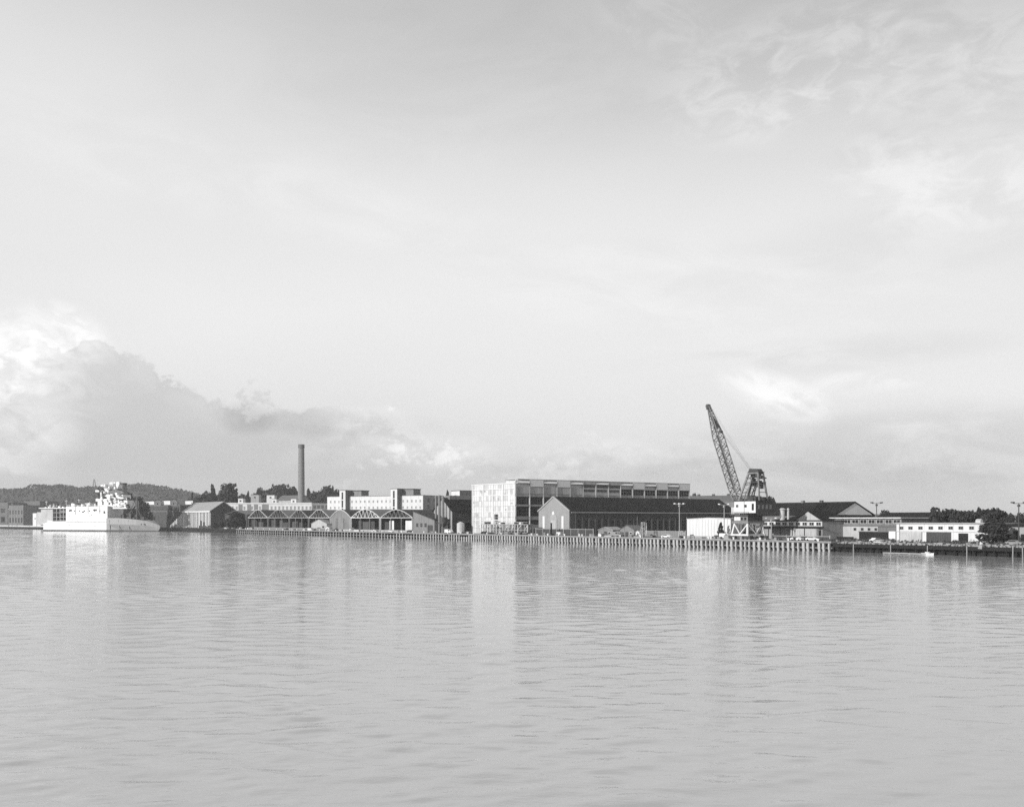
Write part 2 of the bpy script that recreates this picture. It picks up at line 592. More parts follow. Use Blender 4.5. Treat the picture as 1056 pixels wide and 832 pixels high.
def wave_mesh():
    """the river: a finely divided sheet with real small waves near the viewer, flat far out"""
    N = 640
    a = np.linspace(-0.78, 0.78, N)
    v = [14.0]
    while v[-1] < 1250:
        v.append(v[-1] + min(0.95, max(0.10, v[-1] * 0.0042)))
    v = np.array(v)
    U = np.outer(v, a); V = np.repeat(v[:, None], N, 1)
    X = CAM.x + RT.x * U + FW.x * V
    Y = CAM.y + RT.y * U + FW.y * V
    H = np.zeros_like(X)
    rg = np.random.default_rng(11)
    base_dir = math.atan2(FW.y, FW.x) + 0.2          # the breeze blows in along the strait
    K = 64
    DV = np.gradient(v)[:, None]
    for i in range(K):
        lam = 0.9 * (5.2 / 0.9) ** rg.random()
        th = base_dir + rg.normal(0, 0.5)
        amp = 0.046 * lam / (2 * math.pi) * math.sqrt(2.0 / K) * 1.1 * np.clip((lam / DV - 2.2) / 1.5, 0, 1)
        k = 2 * math.pi / lam
        H += amp * np.sin(k * (math.cos(th) * X + math.sin(th) * Y) + rg.uniform(0, 6.28))
    # gusts: calmer and livelier patches
    Gs = np.zeros_like(X)
    for i in range(9):
        lam = rg.uniform(45, 190); th = rg.uniform(0, 6.28)
        Gs += np.sin(2 * math.pi / lam * (math.cos(th) * X + math.sin(th) * Y) + rg.uniform(0, 6.28)) / 3
    H *= 0.95 + 0.35 * np.clip(Gs, -1.2, 1.2)
    H *= np.clip((V - 14) / 3, 0, 1) * np.clip((1250 - V) / 200, 0, 1)
    H[:, 0] = 0; H[:, -1] = 0; H[0] = 0; H[-1] = 0
    co = np.stack([X, Y, H], -1).reshape(-1, 3)
    R_, C_ = X.shape
    idx = np.arange(R_ * C_).reshape(R_, C_)
    q = np.stack([idx[:-1, :-1], idx[:-1, 1:], idx[1:, 1:], idx[1:, :-1]], -1).reshape(-1, 4)
    # flat water all round
    n0 = len(co)
    c4 = [co[idx[0, 0]], co[idx[0, -1]], co[idx[-1, -1]], co[idx[-1, 0]]]
    far_ = [(1500, -2400, 0), (3400, -2400, 0), (3400, 6400, 0), (-6400, 6400, 0), (-6400, -2400, 0)]
    co = np.vstack([co, np.array(c4), np.array(far_, float)])
    n, f0 = n0, n0 + 4
    extra = [(n + 0, f0 + 4, f0 + 0, n + 1), (n + 1, f0 + 0, f0 + 1, f0 + 2), (n + 1, f0 + 2, n + 2), (n + 2, f0 + 2, f0 + 3), (n + 2, f0 + 3, n + 3), (n + 3, f0 + 3, f0 + 4), (n + 3, f0 + 4, n + 0)]
    me = bpy.data.meshes.new('water')
    loops = np.concatenate([q.reshape(-1)] + [np.array(e) for e in extra]).astype(np.int32)
    tot = np.concatenate([np.full(len(q), 4), np.array([len(e) for e in extra])]).astype(np.int32)
    st = np.concatenate([[0], np.cumsum(tot)[:-1]]).astype(np.int32)
    me.vertices.add(len(co)); me.vertices.foreach_set('co', co.astype(np.float32).ravel())
    me.loops.add(len(loops)); me.loops.foreach_set('vertex_index', loops)
    me.polygons.add(len(tot)); me.polygons.foreach_set('loop_start', st); me.polygons.foreach_set('loop_total', tot)
    me.polygons.foreach_set('use_smooth', np.ones(len(tot), bool))
    me.update(calc_edges=True); me.validate()
    me.materials.append(water_material())
    return me


tag(link('water', wave_mesh()), kind='structure')
mb = MB(); mb.open = True
mb.poly([(-6300, 4.0, GZ - 0.05), (3300, 4.0, GZ - 0.05), (3300, 6300, GZ - 0.05), (-6300, 6300, GZ - 0.05)])
mb.poly([(-6300, 4.0, -1), (3300, 4.0, -1), (3300, 4.0, GZ - 0.05), (-6300, 4.0, GZ - 0.05)])
tag(single('ground', mb, ground_mat, (0, 0, 0), None, None), kind='structure')

HILL = [(-900, 500), (-500, 497), (-200, 509), (-60, 511), (0, 507), (20, 506), (35, 502), (60, 502), (80, 504), (110, 504), (125, 503), (142, 500.5),
        (165, 503), (190, 508), (215, 513), (250, 514), (300, 513), (360, 516), (440, 519), (520, 522), (620, 522), (700, 523),
        (800, 527), (900, 530), (1000, 531), (1100, 531), (1400, 528), (1900, 530)]


def hill_z(px):
    for (a, ya), (b, yb) in zip(HILL, HILL[1:]):
        if a <= px <= b:
            t = (px - a) / (b - a)
            t = t * t * (3 - 2 * t)
            return zz(ya + (yb - ya) * t, 2600)
    return 20


mb = MB(); mb.open = True
cols = [-900 + i * 20 for i in range(140)]
rows = [1700, 1900, 2150, 2400, 2600, 2850, 3200, 3700]
rf = [-0.1, 0.25, 0.62, 0.90, 1.0, 0.92, 0.6, -0.1]
for j, dpt in enumerate(rows):
    for px in cols:
        x, y = at_d(px, dpt)
        hz = hill_z(px)
        k = 0.9 + 0.2 * math.sin(px * 0.021 + j) * math.sin(px * 0.0093 + 2 * j) if 0 < j < 4 else 1.0
        mb.v.append((x, y, GZ + (hz - GZ) * rf[j] * k))
n = len(cols)
for j in range(len(rows) - 1):
    for i in range(n - 1):
        mb.f.append((j * n + i, j * n + i + 1, (j + 1) * n + i + 1, (j + 1) * n + i)); mb.mi.append(0)
hills = single('hills', mb, mat('hill_grass', 0.075, 0.95, 0.4, 0.01), (0, 0, 0), None, None, smooth=True)
tag(hills, kind='structure')

# the far-off wood that covers the ridge
rw = random.Random(3)
mb = MB(); mb.open = True
for i in range(17000):
    px = rw.uniform(-300, 560)
    dpt = rw.uniform(2250, 2680) if rw.random() < 0.6 else rw.uniform(1850, 2250)
    x, y = at_d(px, dpt)
    j = max(k for k in range(len(rows)) if rows[k] <= dpt)
    t = (dpt - rows[j]) / (rows[j + 1] - rows[j])
    zb = GZ + (hill_z(px) - GZ) * (rf[j] * (1 - t) + rf[j + 1] * t)
    clump = 0.5 + 0.5 * math.sin(px * 0.33) * math.sin(px * 0.121 + 1.3)
    h = rw.uniform(2, 6) + 4 * clump
    c = Vector((x, y, zb + rw.uniform(0.3, 1.0) * h))
    r = rw.uniform(1.4, 3.0)
    a = Vector((rw.gauss(0, 1), rw.gauss(0, 1), rw.gauss(0, 1))).normalized()
    b = a.orthogonal().normalized()
    e = a.cross(b)
    b, e = b * r, e * r * 0.8
    mb.poly([c - b - e, c + b - e * 0.6, c + b * 0.8 + e, c - b * 0.7 + e])
tag(single('far_wood', mb, leaf_b, (0, 0, 0), 'dark wooded ridge on the far hills behind the shipyard', 'woodland'), kind='stuff')

# air
mb = MB().box(-6450, 3450, -2450, 6450, -3, 135)
hz = link('haze', mb.mesh('haze', []))
tag(hz, kind='stuff')
hm = bpy.data.materials.new('haze_air')
hm.use_nodes = True
nt = hm.node_tree
nt.nodes.remove(nt.nodes['Principled BSDF'])
pv = nt.nodes.new('ShaderNodeVolumePrincipled')
pv.inputs['Color'].default_value = (0.95, 0.95, 0.95, 1)
pv.inputs['Density'].default_value = 0.00012
pv.inputs['Anisotropy'].default_value = 0.0
nt.links.new(pv.outputs[0], nt.nodes['Material Output'].inputs['Volume'])
hz.data.materials.append(hm)

#WHARF
# ================================================================ quay
QL, _ = at_s(243, 0)
QM, _ = at_s(857, 0)
QR = QM + 190.0


def copies(mesh, name, parent, locs):
    for l in locs:
        o = link(name, mesh, parent)
        o.location = l


wharf = thing('wharf', 'long concrete wharf on rows of pale piles along the water', 'wharf', (QM, 0, 0))
L = QM - QL
mb = MB().box(-L, 0, 0.0, 9.0, 2.55, GZ)
part('deck', mb, concrete_dark, wharf)
part('kerb', MB().box(-L, 0, 0.05, 0.5, GZ, GZ + 0.22), concrete, wharf)
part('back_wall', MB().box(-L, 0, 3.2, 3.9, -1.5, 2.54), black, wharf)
pm = MB()
pm.box(-0.46, 0.46, 0.06, 0.6, -1.5, 2.54).box(-0.5, 0.5, -0.10, 0.055, 0.7, 2.7)
pme = pm.mesh('pile', pile_mat)
SP = 2.05
rv = random.Random(14)
np_ = int(L / SP)
rp = random.Random(4)
for i in range(100):
    o = link('pile', pme, wharf)
    o.location = (-0.7 - i * SP + rp.uniform(-0.22, 0.22), rp.uniform(-0.03, 0.03), rp.uniform(-0.12, 0.0))
    o.scale = (rv.choice((0.6, 0.8, 0.9, 1.0)), 1, 1)
    o.rotation_euler = (0, rv.uniform(-.03, .03), 0)
mb = MB()
x = -0.7 - 100 * SP
while x > -L + 1:
    far = min(1.0, max(0.0, (-x - 205) / 120))
    w = rp.uniform(0.34, 0.46) - .14 * far
    mb.box(x - w, x + w, 0.06, .5 - .2 * far, -1.5, rp.choice((2.54, 2.54, 2.54, 1.9)))
    x -= SP + 2.0 * far + rp.uniform(-.1, .1)
tag(part('pile_row', mb, pile_mat, wharf), kind='stuff')
# low tide stringer and fenders
part('stringer', MB().box(-L, 0, 0.62, 0.9, 0.9, 1.3), concrete_dark, wharf)

old = thing('timber_wharf', 'dark old timber wharf with thin posts and rubble on its edge', 'wharf', (QM + 0.4, 0, 0))
L2 = QR - QM
part('deck', MB().box(0, L2, 0.3, 9.0, 2.0, 2.6), timber_dark, old)
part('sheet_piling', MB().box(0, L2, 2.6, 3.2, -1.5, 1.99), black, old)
part('beam', MB().box(0, L2, 0.02, 0.3, 1.55, 2.0), timber_dark, old)
rp = random.Random(9)
dark_pile = MB().tube((0, 0.85, -1.5), (0, 0.85, 1.99), 0.28, 0.26, 8).mesh('pile', timber_dark)
pale_pile = MB().tube((0, 0, -1.5), (0, 0, 3.0), 0.17, 0.15, 8).mesh('fender_pile', timber_pale)
for i in range(52):
    o = link('pile', dark_pile, old); o.location = (1.5 + i * 3.0 + rp.uniform(-.5, .5), rp.uniform(-.2, .3), 0)
x = 58.0
k = 0
while x < L2 - 2 and k < 46:
    o = link('fender_pile', pale_pile, old)
    o.location = (x, -0.16, rp.uniform(-0.6, 0.3)); o.rotation_euler = (rp.uniform(-.02, .02), rp.uniform(-.03, .03), 0)
    x += rp.uniform(2.0, 3.6); k += 1
for x in (8, 21, 33, 45):
    o = link('fender_pile', pale_pile, old); o.location = (x, -0.16, -0.4)

# broken stone and weeds along the timber wharf
mb = MB(); mb.open = True
rr = random.Random(21)
for i in range(1500):
    x, y = rr.uniform(QM + 1, QR), rr.uniform(0.9, 8.5)
    r = rr.uniform(0.12, 0.5) * (1 if rr.random() < 0.9 else 1.7)
    z = 2.6 + rr.uniform(0, 0.45) * (1 - abs(y - 4) / 6)
    mb.hexa([(x + sx * r * rr.uniform(.6, 1.1), y + sy * r * rr.uniform(.6, 1.1), z + szz * r * rr.uniform(.5, .9))
             for szz in (-1, 1) for sx, sy in ((-1, -1), (1, -1), (1, 1), (-1, 1))])
tag(single('rubble', mb, rubble_mat, (0, 0, 0), 'heaps of broken pale stone lying on the old timber wharf', 'rubble'), kind='stuff')
mb = MB(); mb.open = True
for i in range(9000):
    x = rr.uniform(QM - 10, QR + 10)
    y = rr.uniform(5.5, 34)
    if rr.random() > 0.45 + 0.5 * math.sin(x * 0.11 + y * 0.3): continue
    h, w = rr.uniform(0.3, 1.1), rr.uniform(0.15, 0.4)
    t = rr.uniform(0, 3.14)
    c, s = math.cos(t) * w, math.sin(t) * w
    z = 2.6 if y < 9 and x > QM else GZ - .05
    mb.poly([(x - c, y - s, z), (x + c, y + s, z), (x + c * .6 + rr.uniform(-.2, .2), y + s, z + h), (x - c * .5, y - s, z + h * .8)])
tag(single('weeds', mb, weed, (0, 0, 0), 'dry weeds growing on the yard behind the timber wharf', 'weeds'), kind='stuff')

# dark stone bank below the slatted shed, left of the wharf
xa, _ = at_s(140, 0)
mb = MB().prism([(-1.0, -1.5), (6, -1.5), (6, GZ), (3.6, GZ), (1.2, 1.3)], 'x', xa, QL - 0.2)
for i in range(260):
    x, y = rr.uniform(xa, QL - 1), rr.uniform(0.0, 3.8)
    r = rr.uniform(0.4, 1.0)
    z = min(GZ - .1, 0.1 + y * 0.75)
    mb.hexa([(x + sx * r * rr.uniform(.6, 1.1), y + sy * r * .6 * rr.uniform(.6, 1.1), z + szz * r * .5)
             for szz in (-1, 1) for sx, sy in ((-1, -1), (1, -1), (1, 1), (-1, 1))])
tag(single('stone_bank', mb, timber_dark, (0, 0, 0), 'low dark stone bank at the water below the slatted shed', 'bank'), kind='structure')

# pier at the far left, with the shipyard on it
p0, p1 = at_d(-60, 1300), at_d(50, 1056)
dx, dy = p0[0] - p1[0], p0[1] - p1[1]
PL = math.hypot(dx, dy)
prz = math.atan2(dy, dx)
pier = thing('pier', 'low dark pier with a pale edge at far left beyond the ship', 'pier', (p1[0], p1[1], 0), prz)
part('deck', MB().box(0, PL * 3, -60, 0, 2.2, 3.2), concrete, pier)
part('kerb', MB().box(0, PL * 3, -0.5, 0.06, 3.2, 3.9), concrete_white, pier)
part('wall', MB().box(0.2, PL * 3, -59.8, -0.4, -1.5, 2.19), timber_dark, pier)
if Vector((-dy, dx)).dot(Vector((CAM.x - p1[0], CAM.y - p1[1]))) < 0:
    for c in pier.children:
        c.rotation_euler = (0, 0, 0); c.scale = (1, -1, 1)

#BUILDINGS
# ================================================================ buildings


# ---- pale framed building with checkered upper storey (centre)
def big_building():
    S = 25.0
    x0, dl = at_s(487, S)
    x1, dc = at_s(531.5, S)
    yb, db = y_on(711, x1)
    W, D = x1 - x0, yb - S
    Z = lambda py: zz(py, dc) - GZ
    t = thing('workshop_building', 'large pale four storey workshop with a bright blank end wall and checkered top windows', 'building', (x1, S, GZ))
    ztop = Z(498.4)
    part('wall', MB().box(-W, -0.4, 0, D, 0, ztop), concrete_white, t)
    # end wall: pilasters, string courses, faint panel grid
    mb = MB()
    for fx in (0.0, 0.27, 0.5, 0.735, 1.0):
        c = -W + fx * (W - 0.9)
        mb.box(c, c + 0.8, -0.28, -0.002, 0, ztop - 0.1)
    part('pilaster', mb, white, t)
    mb = MB()
    for py in (503.5, 510, 527.3, 536):
        z = Z(py)
        mb.box(-W, -0.42, -0.16, -0.003, z - 0.2, z + 0.2)
    part('string_course', mb, white, t)
    mb = MB()
    nx_, nz_ = 18, 9
    for i in range(1, nx_):
        c = -W + W * i / nx_
        mb.box(c - 0.09, c + 0.09, -0.05, -0.004, 0.5, ztop - 0.4)
    for j in range(1, nz_):
        z = ztop * j / nz_
        mb.box(-W + .2, -0.6, -0.04, -0.005, z - 0.08, z + 0.08)
    part('panel_joint', mb, concrete, t)
    mb = MB()
    rb = random.Random(5)
    for i in range(22):
        c, z = rb.uniform(-W + 1, -2), rb.uniform(2, ztop - 3)
        w, h = rb.uniform(0.4, 1.6), rb.uniform(0.4, 1.4)
        mb.box(c, c + w, -0.07, -0.006, z, z + h)
    mp_ = MB()
    cells = [(i, j) for i in range(nx_) for j in range(nz_)]
    for i, j in rb.sample(cells, 50):
        mp_.box(-W + W * i / nx_ + .12, -W + W * (i + 1) / nx_ - .12, -0.034, -0.007, ztop * j / nz_ + .12, ztop * (j + 1) / nz_ - .12)
    part('infill_panel', mp_, mat('dull_infill', .46, .85, .2, .2, .3), t)  # duller infill panels in random cells of the grid
    part('patch', mb, concrete, t)
    wx = -W + W * 0.575
    window(t, 'front', wx, -0.0, Z(537), 3.2, Z(530.3) - Z(537), steel_grey, black, 1, 1, 'opening', 0.2)
    part('parapet', MB().box(-W - 0.3, -0.1, -0.35, 0.6, ztop, ztop + 0.45), white, t)
    # long side: frame of piers and spandrels, set 0.4 m proud of the dark strip windows
    nb = 14
    lv = [('spandrel', 541.0, 548.0), ('spandrel', 532.3, 535.8), ('spandrel', 520.0, 521.8), ('spandrel', 508.8, 511.8)]
    for nm, a, b in lv:
        part(nm, MB().box(-0.4, 0.05, 0, D, Z(b), Z(a)), concrete, t)
    mb = MB()
    bw_ = D / nb
    for i in range(nb + 1):
        y = min(i * bw_, D - 0.5)
        mb.box(-0.4, 0.16, y, y + 0.55, 0, Z(508.8))
    part('pier', mb, concrete_white, t)
    for (a, b) in ((511.8, 520.0), (521.8, 532.3), (535.8, 541.0)):
        h = Z(a) - Z(b)
        for i in range(nb):
            y = i * bw_ + 0.275 + bw_ / 2
            window(t, 'right', -0.38, y, Z(b) + 0.12, bw_ - 0.9, h - 0.3, steel_grey, black, 5, 3)
    # top storey: panels alternate with recessed glazing under a white canopy strip
    zt = Z(495.0)
    zb_ = Z(508.8)
    part('top_storey', MB().box(-11, -0.9, 2.0, D, ztop + 0.01, zt), concrete_white, t)
    kinds = ['g', 'p', 'g', 'p', 'g', 'q', 'w', 'q', 'g', 'p', 'g', 'p', 'g', 'p']
    for i, kd in enumerate(kinds):
        y0_, y1_ = i * bw_ + 0.3, (i + 1) * bw_ - 0.1
        ym = (y0_ + y1_) / 2
        zm = zb_ + (zt - zb_) * (0.52 if i > 8 else 0.55)
        if kd == 'p':
            part('panel', MB().box(-0.88, 0.45, y0_, y1_, zm, zt + 0.25), chrome_white, t)
            if i > 7:
                window(t, 'right', -0.3, ym, zb_ + 0.2, bw_ - 1.0, zm - zb_ - 0.5, concrete_white, black, 4, 2)
            else:
                part('panel', MB().box(-0.38, 0.20, y0_, y1_, zb_ + .02, zm - 0.03), sheet_pale, t)
        elif kd == 'g':
            part('canopy_strip', MB().prism([(0.6, zt - 1.3), (0.72, zt - 1.3), (-0.5, zt + .25), (-0.88, zt + .25)], 'y', y0_ + .1, y1_ - .1), chrome_white, t)
            window(t, 'right', -0.85, ym, zm - 0.6, bw_ - 1.0, zt - 1.4 - zm + 0.4, steel_dark, black, 4, 2)
            if i > 7:
                window(t, 'right', -0.3, ym, zb_ + 0.2, bw_ - 1.0, zm - zb_ - 0.5, concrete_white, black, 4, 2)
            else:
                part('panel', MB().box(-0.38, 0.12, y0_, y1_, zb_ + .02, zm - 0.03), sheet_pale, t)
        else:
            part('panel', MB().box(-0.88, 0.35, y0_ + .05, y1_ - .05, zm + 1.7, zt + (0.1 if kd == 'q' else -1.0)), sheet_pale, t)
            window(t, 'right', -0.4, ym, zm + 0.2, bw_ - 0.8, 1.2, steel_grey, glass, 3, 1)
            window(t, 'right', -0.3, ym, zb_ + 1.6, bw_ - 1.0, zm - zb_ - 2.4, concrete_white, glass, 3, 1)
            if kd == 'w':
                part('canopy_strip', MB().prism([(0.6, zt - 1.1), (0.72, zt - 1.1), (-0.5, zt + .25), (-0.88, zt + .25)], 'y', y0_ + .1, y1_ - .1), chrome_white, t)
    mb = MB()
    for i in range(nb + 1):
        y = min(i * bw_, D - 0.4)
        mb.box(-0.39, 0.5, y, y + 0.28, zb_ + .01, zt + 0.05)
    part('mullion', mb, concrete, t)
    part('roof', MB().box(-12, 0.2, 1.5, D + 0.4, zt + 0.26, zt + 0.7), roof_pale, t)
    return t


big_building()


# ---- dark brick shed with pale gable
def brick_shed():
    S = 20.0
    x0, d0 = at_s(555.5, S)
    x1, d1 = at_s(587.0, S)
    xm, dm = at_s(571.5, S)
    yb, db = y_on(758, x1)
    D = yb - S
    zE, zR = zz(526.3, d1) - GZ, zz(512.9, dm) - GZ
    W = x1 - x0
    t = thing('brick_shed', 'long dark brick shed with black roof and pale gable with three arches', 'shed', (x1, S, GZ))
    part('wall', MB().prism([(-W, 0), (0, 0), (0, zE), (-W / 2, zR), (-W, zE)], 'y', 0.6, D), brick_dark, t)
    part('gable_wall', MB().prism([(-W, 0), (0, 0), (0, zE), (-W / 2, zR), (-W, zE)], 'y', 0.0, 0.58), brick_mid, t)  # sunlit end in paler brick, shaded long side in darker: light in colour
    part('roof', gable_roof(-W, 0, 0.8, D, zE, zR, 'y', 0.7, 0.4), tar, t)
    cp = MB()
    for a, b in (((-W - .5, zE - .25), (-W / 2, zR + .4)), ((.5, zE - .25), (-W / 2, zR + .4))):
        cp.bar((a[0], -0.1, a[1]), (b[0], -0.1, b[1]), 0.6, 0.6)
    part('coping', cp, concrete, t)
    part('gutter', MB().box(0.72, 1.05, 0.5, D, zE - 1.1, zE - 0.55), concrete, t)
    z0 = zz(545, d1) - GZ
    for u, w, h in ((-W * 0.82, 1.6, zz(532, d1) - zz(545, d1)), (-W * 0.2, 1.6, zz(532, d1) - zz(545, d1))):
        part('pilaster', MB().box(u - w / 2, u + w / 2, -0.25, -0.002, z0, z0 + h), white, t)
    ar = []
    w = W * 0.115
    zc = zz(535, d1) - GZ
    for k in range(13):
        a = math.pi * k / 12
        ar.append((-W / 2 + math.cos(a) * w, zc + math.sin(a) * w))
    part('arch', MB().prism([(-W / 2 - w, z0), (-W / 2 + w, z0)] + ar, 'y', -0.2, -0.002), concrete, t)
    part('door', MB().box(-W / 2 - w * .62, -W / 2 + w * .62, -0.26, -0.21, 0, zc - .6), sheet_pale, t)
    part('vent', MB().tube((-W / 2, -0.3, zc + w * 1.0), (-W / 2, -0.05, zc + w * 1.0), 0.9), white, t)
    part('plinth', MB().box(-W - .1, .1, -0.4, -0.27, 0, z0 - .2), concrete_dark, t)
    # long side: tall dark windows
    zs = zz(547, d1) - GZ
    hh = zE - zs - 2.6
    nbay = 26
    for i in range(nbay):
        y = 4 + (D - 8) * (i + .5) / nbay
        tall = i % 6 == 4
        window(t, 'right', 0.0, y, zs - (0 if not tall else 1), 2.2 if i > 10 else 1.7, hh * (0.72 if not tall else 1.02), brick_mid if i % 5 == 2 else steel_grey, black, 2, 3)
    mb = MB()
    for i in range(nbay + 1):
        y = 3.4 + (D - 7) * i / nbay
        mb.box(0.003, 0.35, y, y + 0.7, 0, zE - 1.2)
    part('buttress', mb, brick_dark, t)
    for i in (3, 6, 9):
        o = part('downpipe', MB().tube((0.5, 0, 0), (0.5, 0, zE - 1.2), 0.14), steel_grey, t)
        o.location = (0, 8 + i * 11, 0)
    return t


brick_shed()


def simple_block(name, label, cat, pxc, d, phi, w, dep, ztop, wm, rm, zbase=GZ, parapet=0.4):
    """flat roofed block: corner seen at column pxc and depth d; front runs left from it"""
    x, y = at_d(pxc, d)
    t = thing(name, label, cat, (x, y, zbase), math.radians(145 - phi))
    h = ztop - zbase
    part('wall', MB().box(-w, 0, 0, dep, 0, h), wm, t)
    part('roof', MB().box(-w - .2, .2, -.2, dep + .2, h + .002, h + parapet), rm, t)
    return t, h


def gable_block(name, label, cat, pxc, d, phi, w, dep, ze, zr, axis, wm, rm, zbase=GZ, ov=0.5):
    x, y = at_d(pxc, d)
    t = thing(name, label, cat, (x, y, zbase), math.radians(145 - phi))
    part('wall', gable_wall(-w, 0, 0, dep, 0, ze - zbase, zr - zbase, axis), wm, t)
    part('roof', gable_roof(-w, 0, 0, dep, ze - zbase, zr - zbase, axis, ov, 0.35), rm, t)
    return t


def front_w(pxl, pxr, d, phi):
    """length of a front that runs left from column pxr at depth d to column pxl, direction phi+180"""
    a = math.radians(phi + 180)
    al = (pxl - 528) / F
    X = (pxr - 528) / F * d
    return (al * d - X) / (math.sin(a) - al * math.cos(a))


def side_w(pxr, pxb, d, phi):
    a = math.radians(phi - 90)
    al = (pxb - 528) / F
    X = (pxr - 528) / F * d
    return (al * d - X) / (math.sin(a) - al * math.cos(a))


# ---- long grey shed roof seen beyond the brick shed
d = 640
w = front_w(690, 768, d, 120)
t = gable_block('grey_roofed_shed', 'grey roofed hall whose roof shows just above the brick shed', 'shed', 768, d, 120, w, 40, zz(517, d), zz(510.3, d), 'x', sheet_grey, roof_grey)
for i in range(3):
    part('ridge_vent', MB().box(-w * (.35 + .2 * i), -w * (.35 + .2 * i) + 1.6, 19, 20.6, zz(510.3, d) - GZ + .2, zz(510.3, d) - GZ + 1.4), steel_dark, t)

# ---- gabled shed left of the pale workshop
S = 24
xl, _ = at_s(447.5, S); xr, dr = at_s(466, S)
yb, _ = y_on(531, xr)
ze, zr = zz(526.2, dr), zz(513.5, dr)
t = thing('dark_roofed_shed', 'tall shed with dark roof and narrow pale gable between pipes and pale workshop', 'shed', (xr, S, GZ))
W, D = xr - xl, yb - S
part('wall', MB().prism([(-W, 0), (0, 0), (0, ze - GZ), (-W / 2, zr - GZ), (-W, ze - GZ)], 'y', 0.5, D), sheet_dark, t)
part('gable_wall', MB().prism([(-W, 0), (0, 0), (0, ze - GZ), (-W / 2, zr - GZ), (-W, ze - GZ)], 'y', 0, 0.48), concrete, t)
part('roof', gable_roof(-W, 0, 0, D, ze - GZ, zr - GZ, 'y', 0.8, 0.4), tar, t)
part('roof_monitor', MB().box(-W / 2 - 2.5, -W / 2 + 2.5, 3, D, zr - GZ - 0.6, zr - GZ + 1.6), sheet_grey, t)
part('awning', MB().prism([(0, zz(536, dr) - GZ), (5, zz(539, dr) - GZ), (5, zz(539, dr) - GZ + .3), (0, zz(536, dr) - GZ + .3)], 'y', 2, D - 2), roof_dark, t)
for i in range(4):
    window(t, 'right', 0.0, 7 + 9 * i, zz(533, dr) - GZ, 3.5, 2.6, steel_grey, glass, 3, 2)
x, dd = at_s(475, S - 6)
mb = MB().tube((0, 0, 0), (0, 0, zz(539.5, dd) - GZ), 2.0, 2.0, 20).tube((0, 0, zz(539.5, dd) - GZ + .01), (0, 0, zz(537.8, dd) - GZ), 2.0, 0.3, 20)
single('storage_tank', mb, steel_pale, (x, S - 6, GZ), 'small pale round tank with conical lid beside the dark roofed shed', 'tank', smooth=False)
# pipes
for px, top, r, lab in ((449.5, 511, 0.55, 'leftmost of three tall dark pipes beside the barracks end wall'),
                        (453.2, 510.5, 0.75, 'middle of three tall dark pipes between barracks and dark shed'),
                        (456.8, 511.5, 0.8, 'rightmost of three tall dark pipes against the pale gable')):
    x, dd = at_s(px, 17)
    mb = MB().tube((0, 0, 0), (0, 0, zz(top, dd) - GZ), r, r * .95, 12).tube((0, 0, zz(top, dd) - GZ - 1), (0, 0, zz(top, dd) - GZ - .5), r * 1.3, r * 1.3, 12)
    p = thing('vent_pipe', lab, 'pipe', (x, 17, GZ), 0, 'tall dark pipes')
    part('shaft', mb, steel_grey, p)
    part('collar', MB().tube((0, 0, 5), (0, 0, 5.6), r * 1.35, r * 1.35, 12), steel_dark, p)
x, dd = at_s(457.2, 14)
p = thing('dust_hopper', 'dark round hopper on legs below the three tall pipes', 'hopper', (x, 14, GZ))
part('drum', MB().tube((0, 0, 5.0), (0, 0, 8.5), 2.1, 2.1, 14).tube((0, 0, 3.0), (0, 0, 4.99), 0.4, 2.1, 14), steel_dark, p)
for sx in (-1, 1):
    for sy in (-1, 1):
        part('leg', MB().bar((sx * 1.5, sy * 1.5, 0), (sx * 1.5, sy * 1.5, 5.5), 0.25), steel_grey, p)
# boxes on the roof line behind
d = 690
w = front_w(465.5, 474, d, 145)
t, h = simple_block('stair_tower', 'small white tower with shade coloured into its side above the dark roofed shed', 'tower', 474, d, 145, w, side_w(474, 487.5, d, 145), zz(506, d), white, sheet_dark)
part('side_wall', MB().box(0.002, 0.25, 0, side_w(474, 487.5, d, 145), 0, h), concrete_dark, t)  # shaded side of the white tower, painted as a darker slab
window(t, 'front', -w / 2, 0, h - 5, 2.4, 2.0)


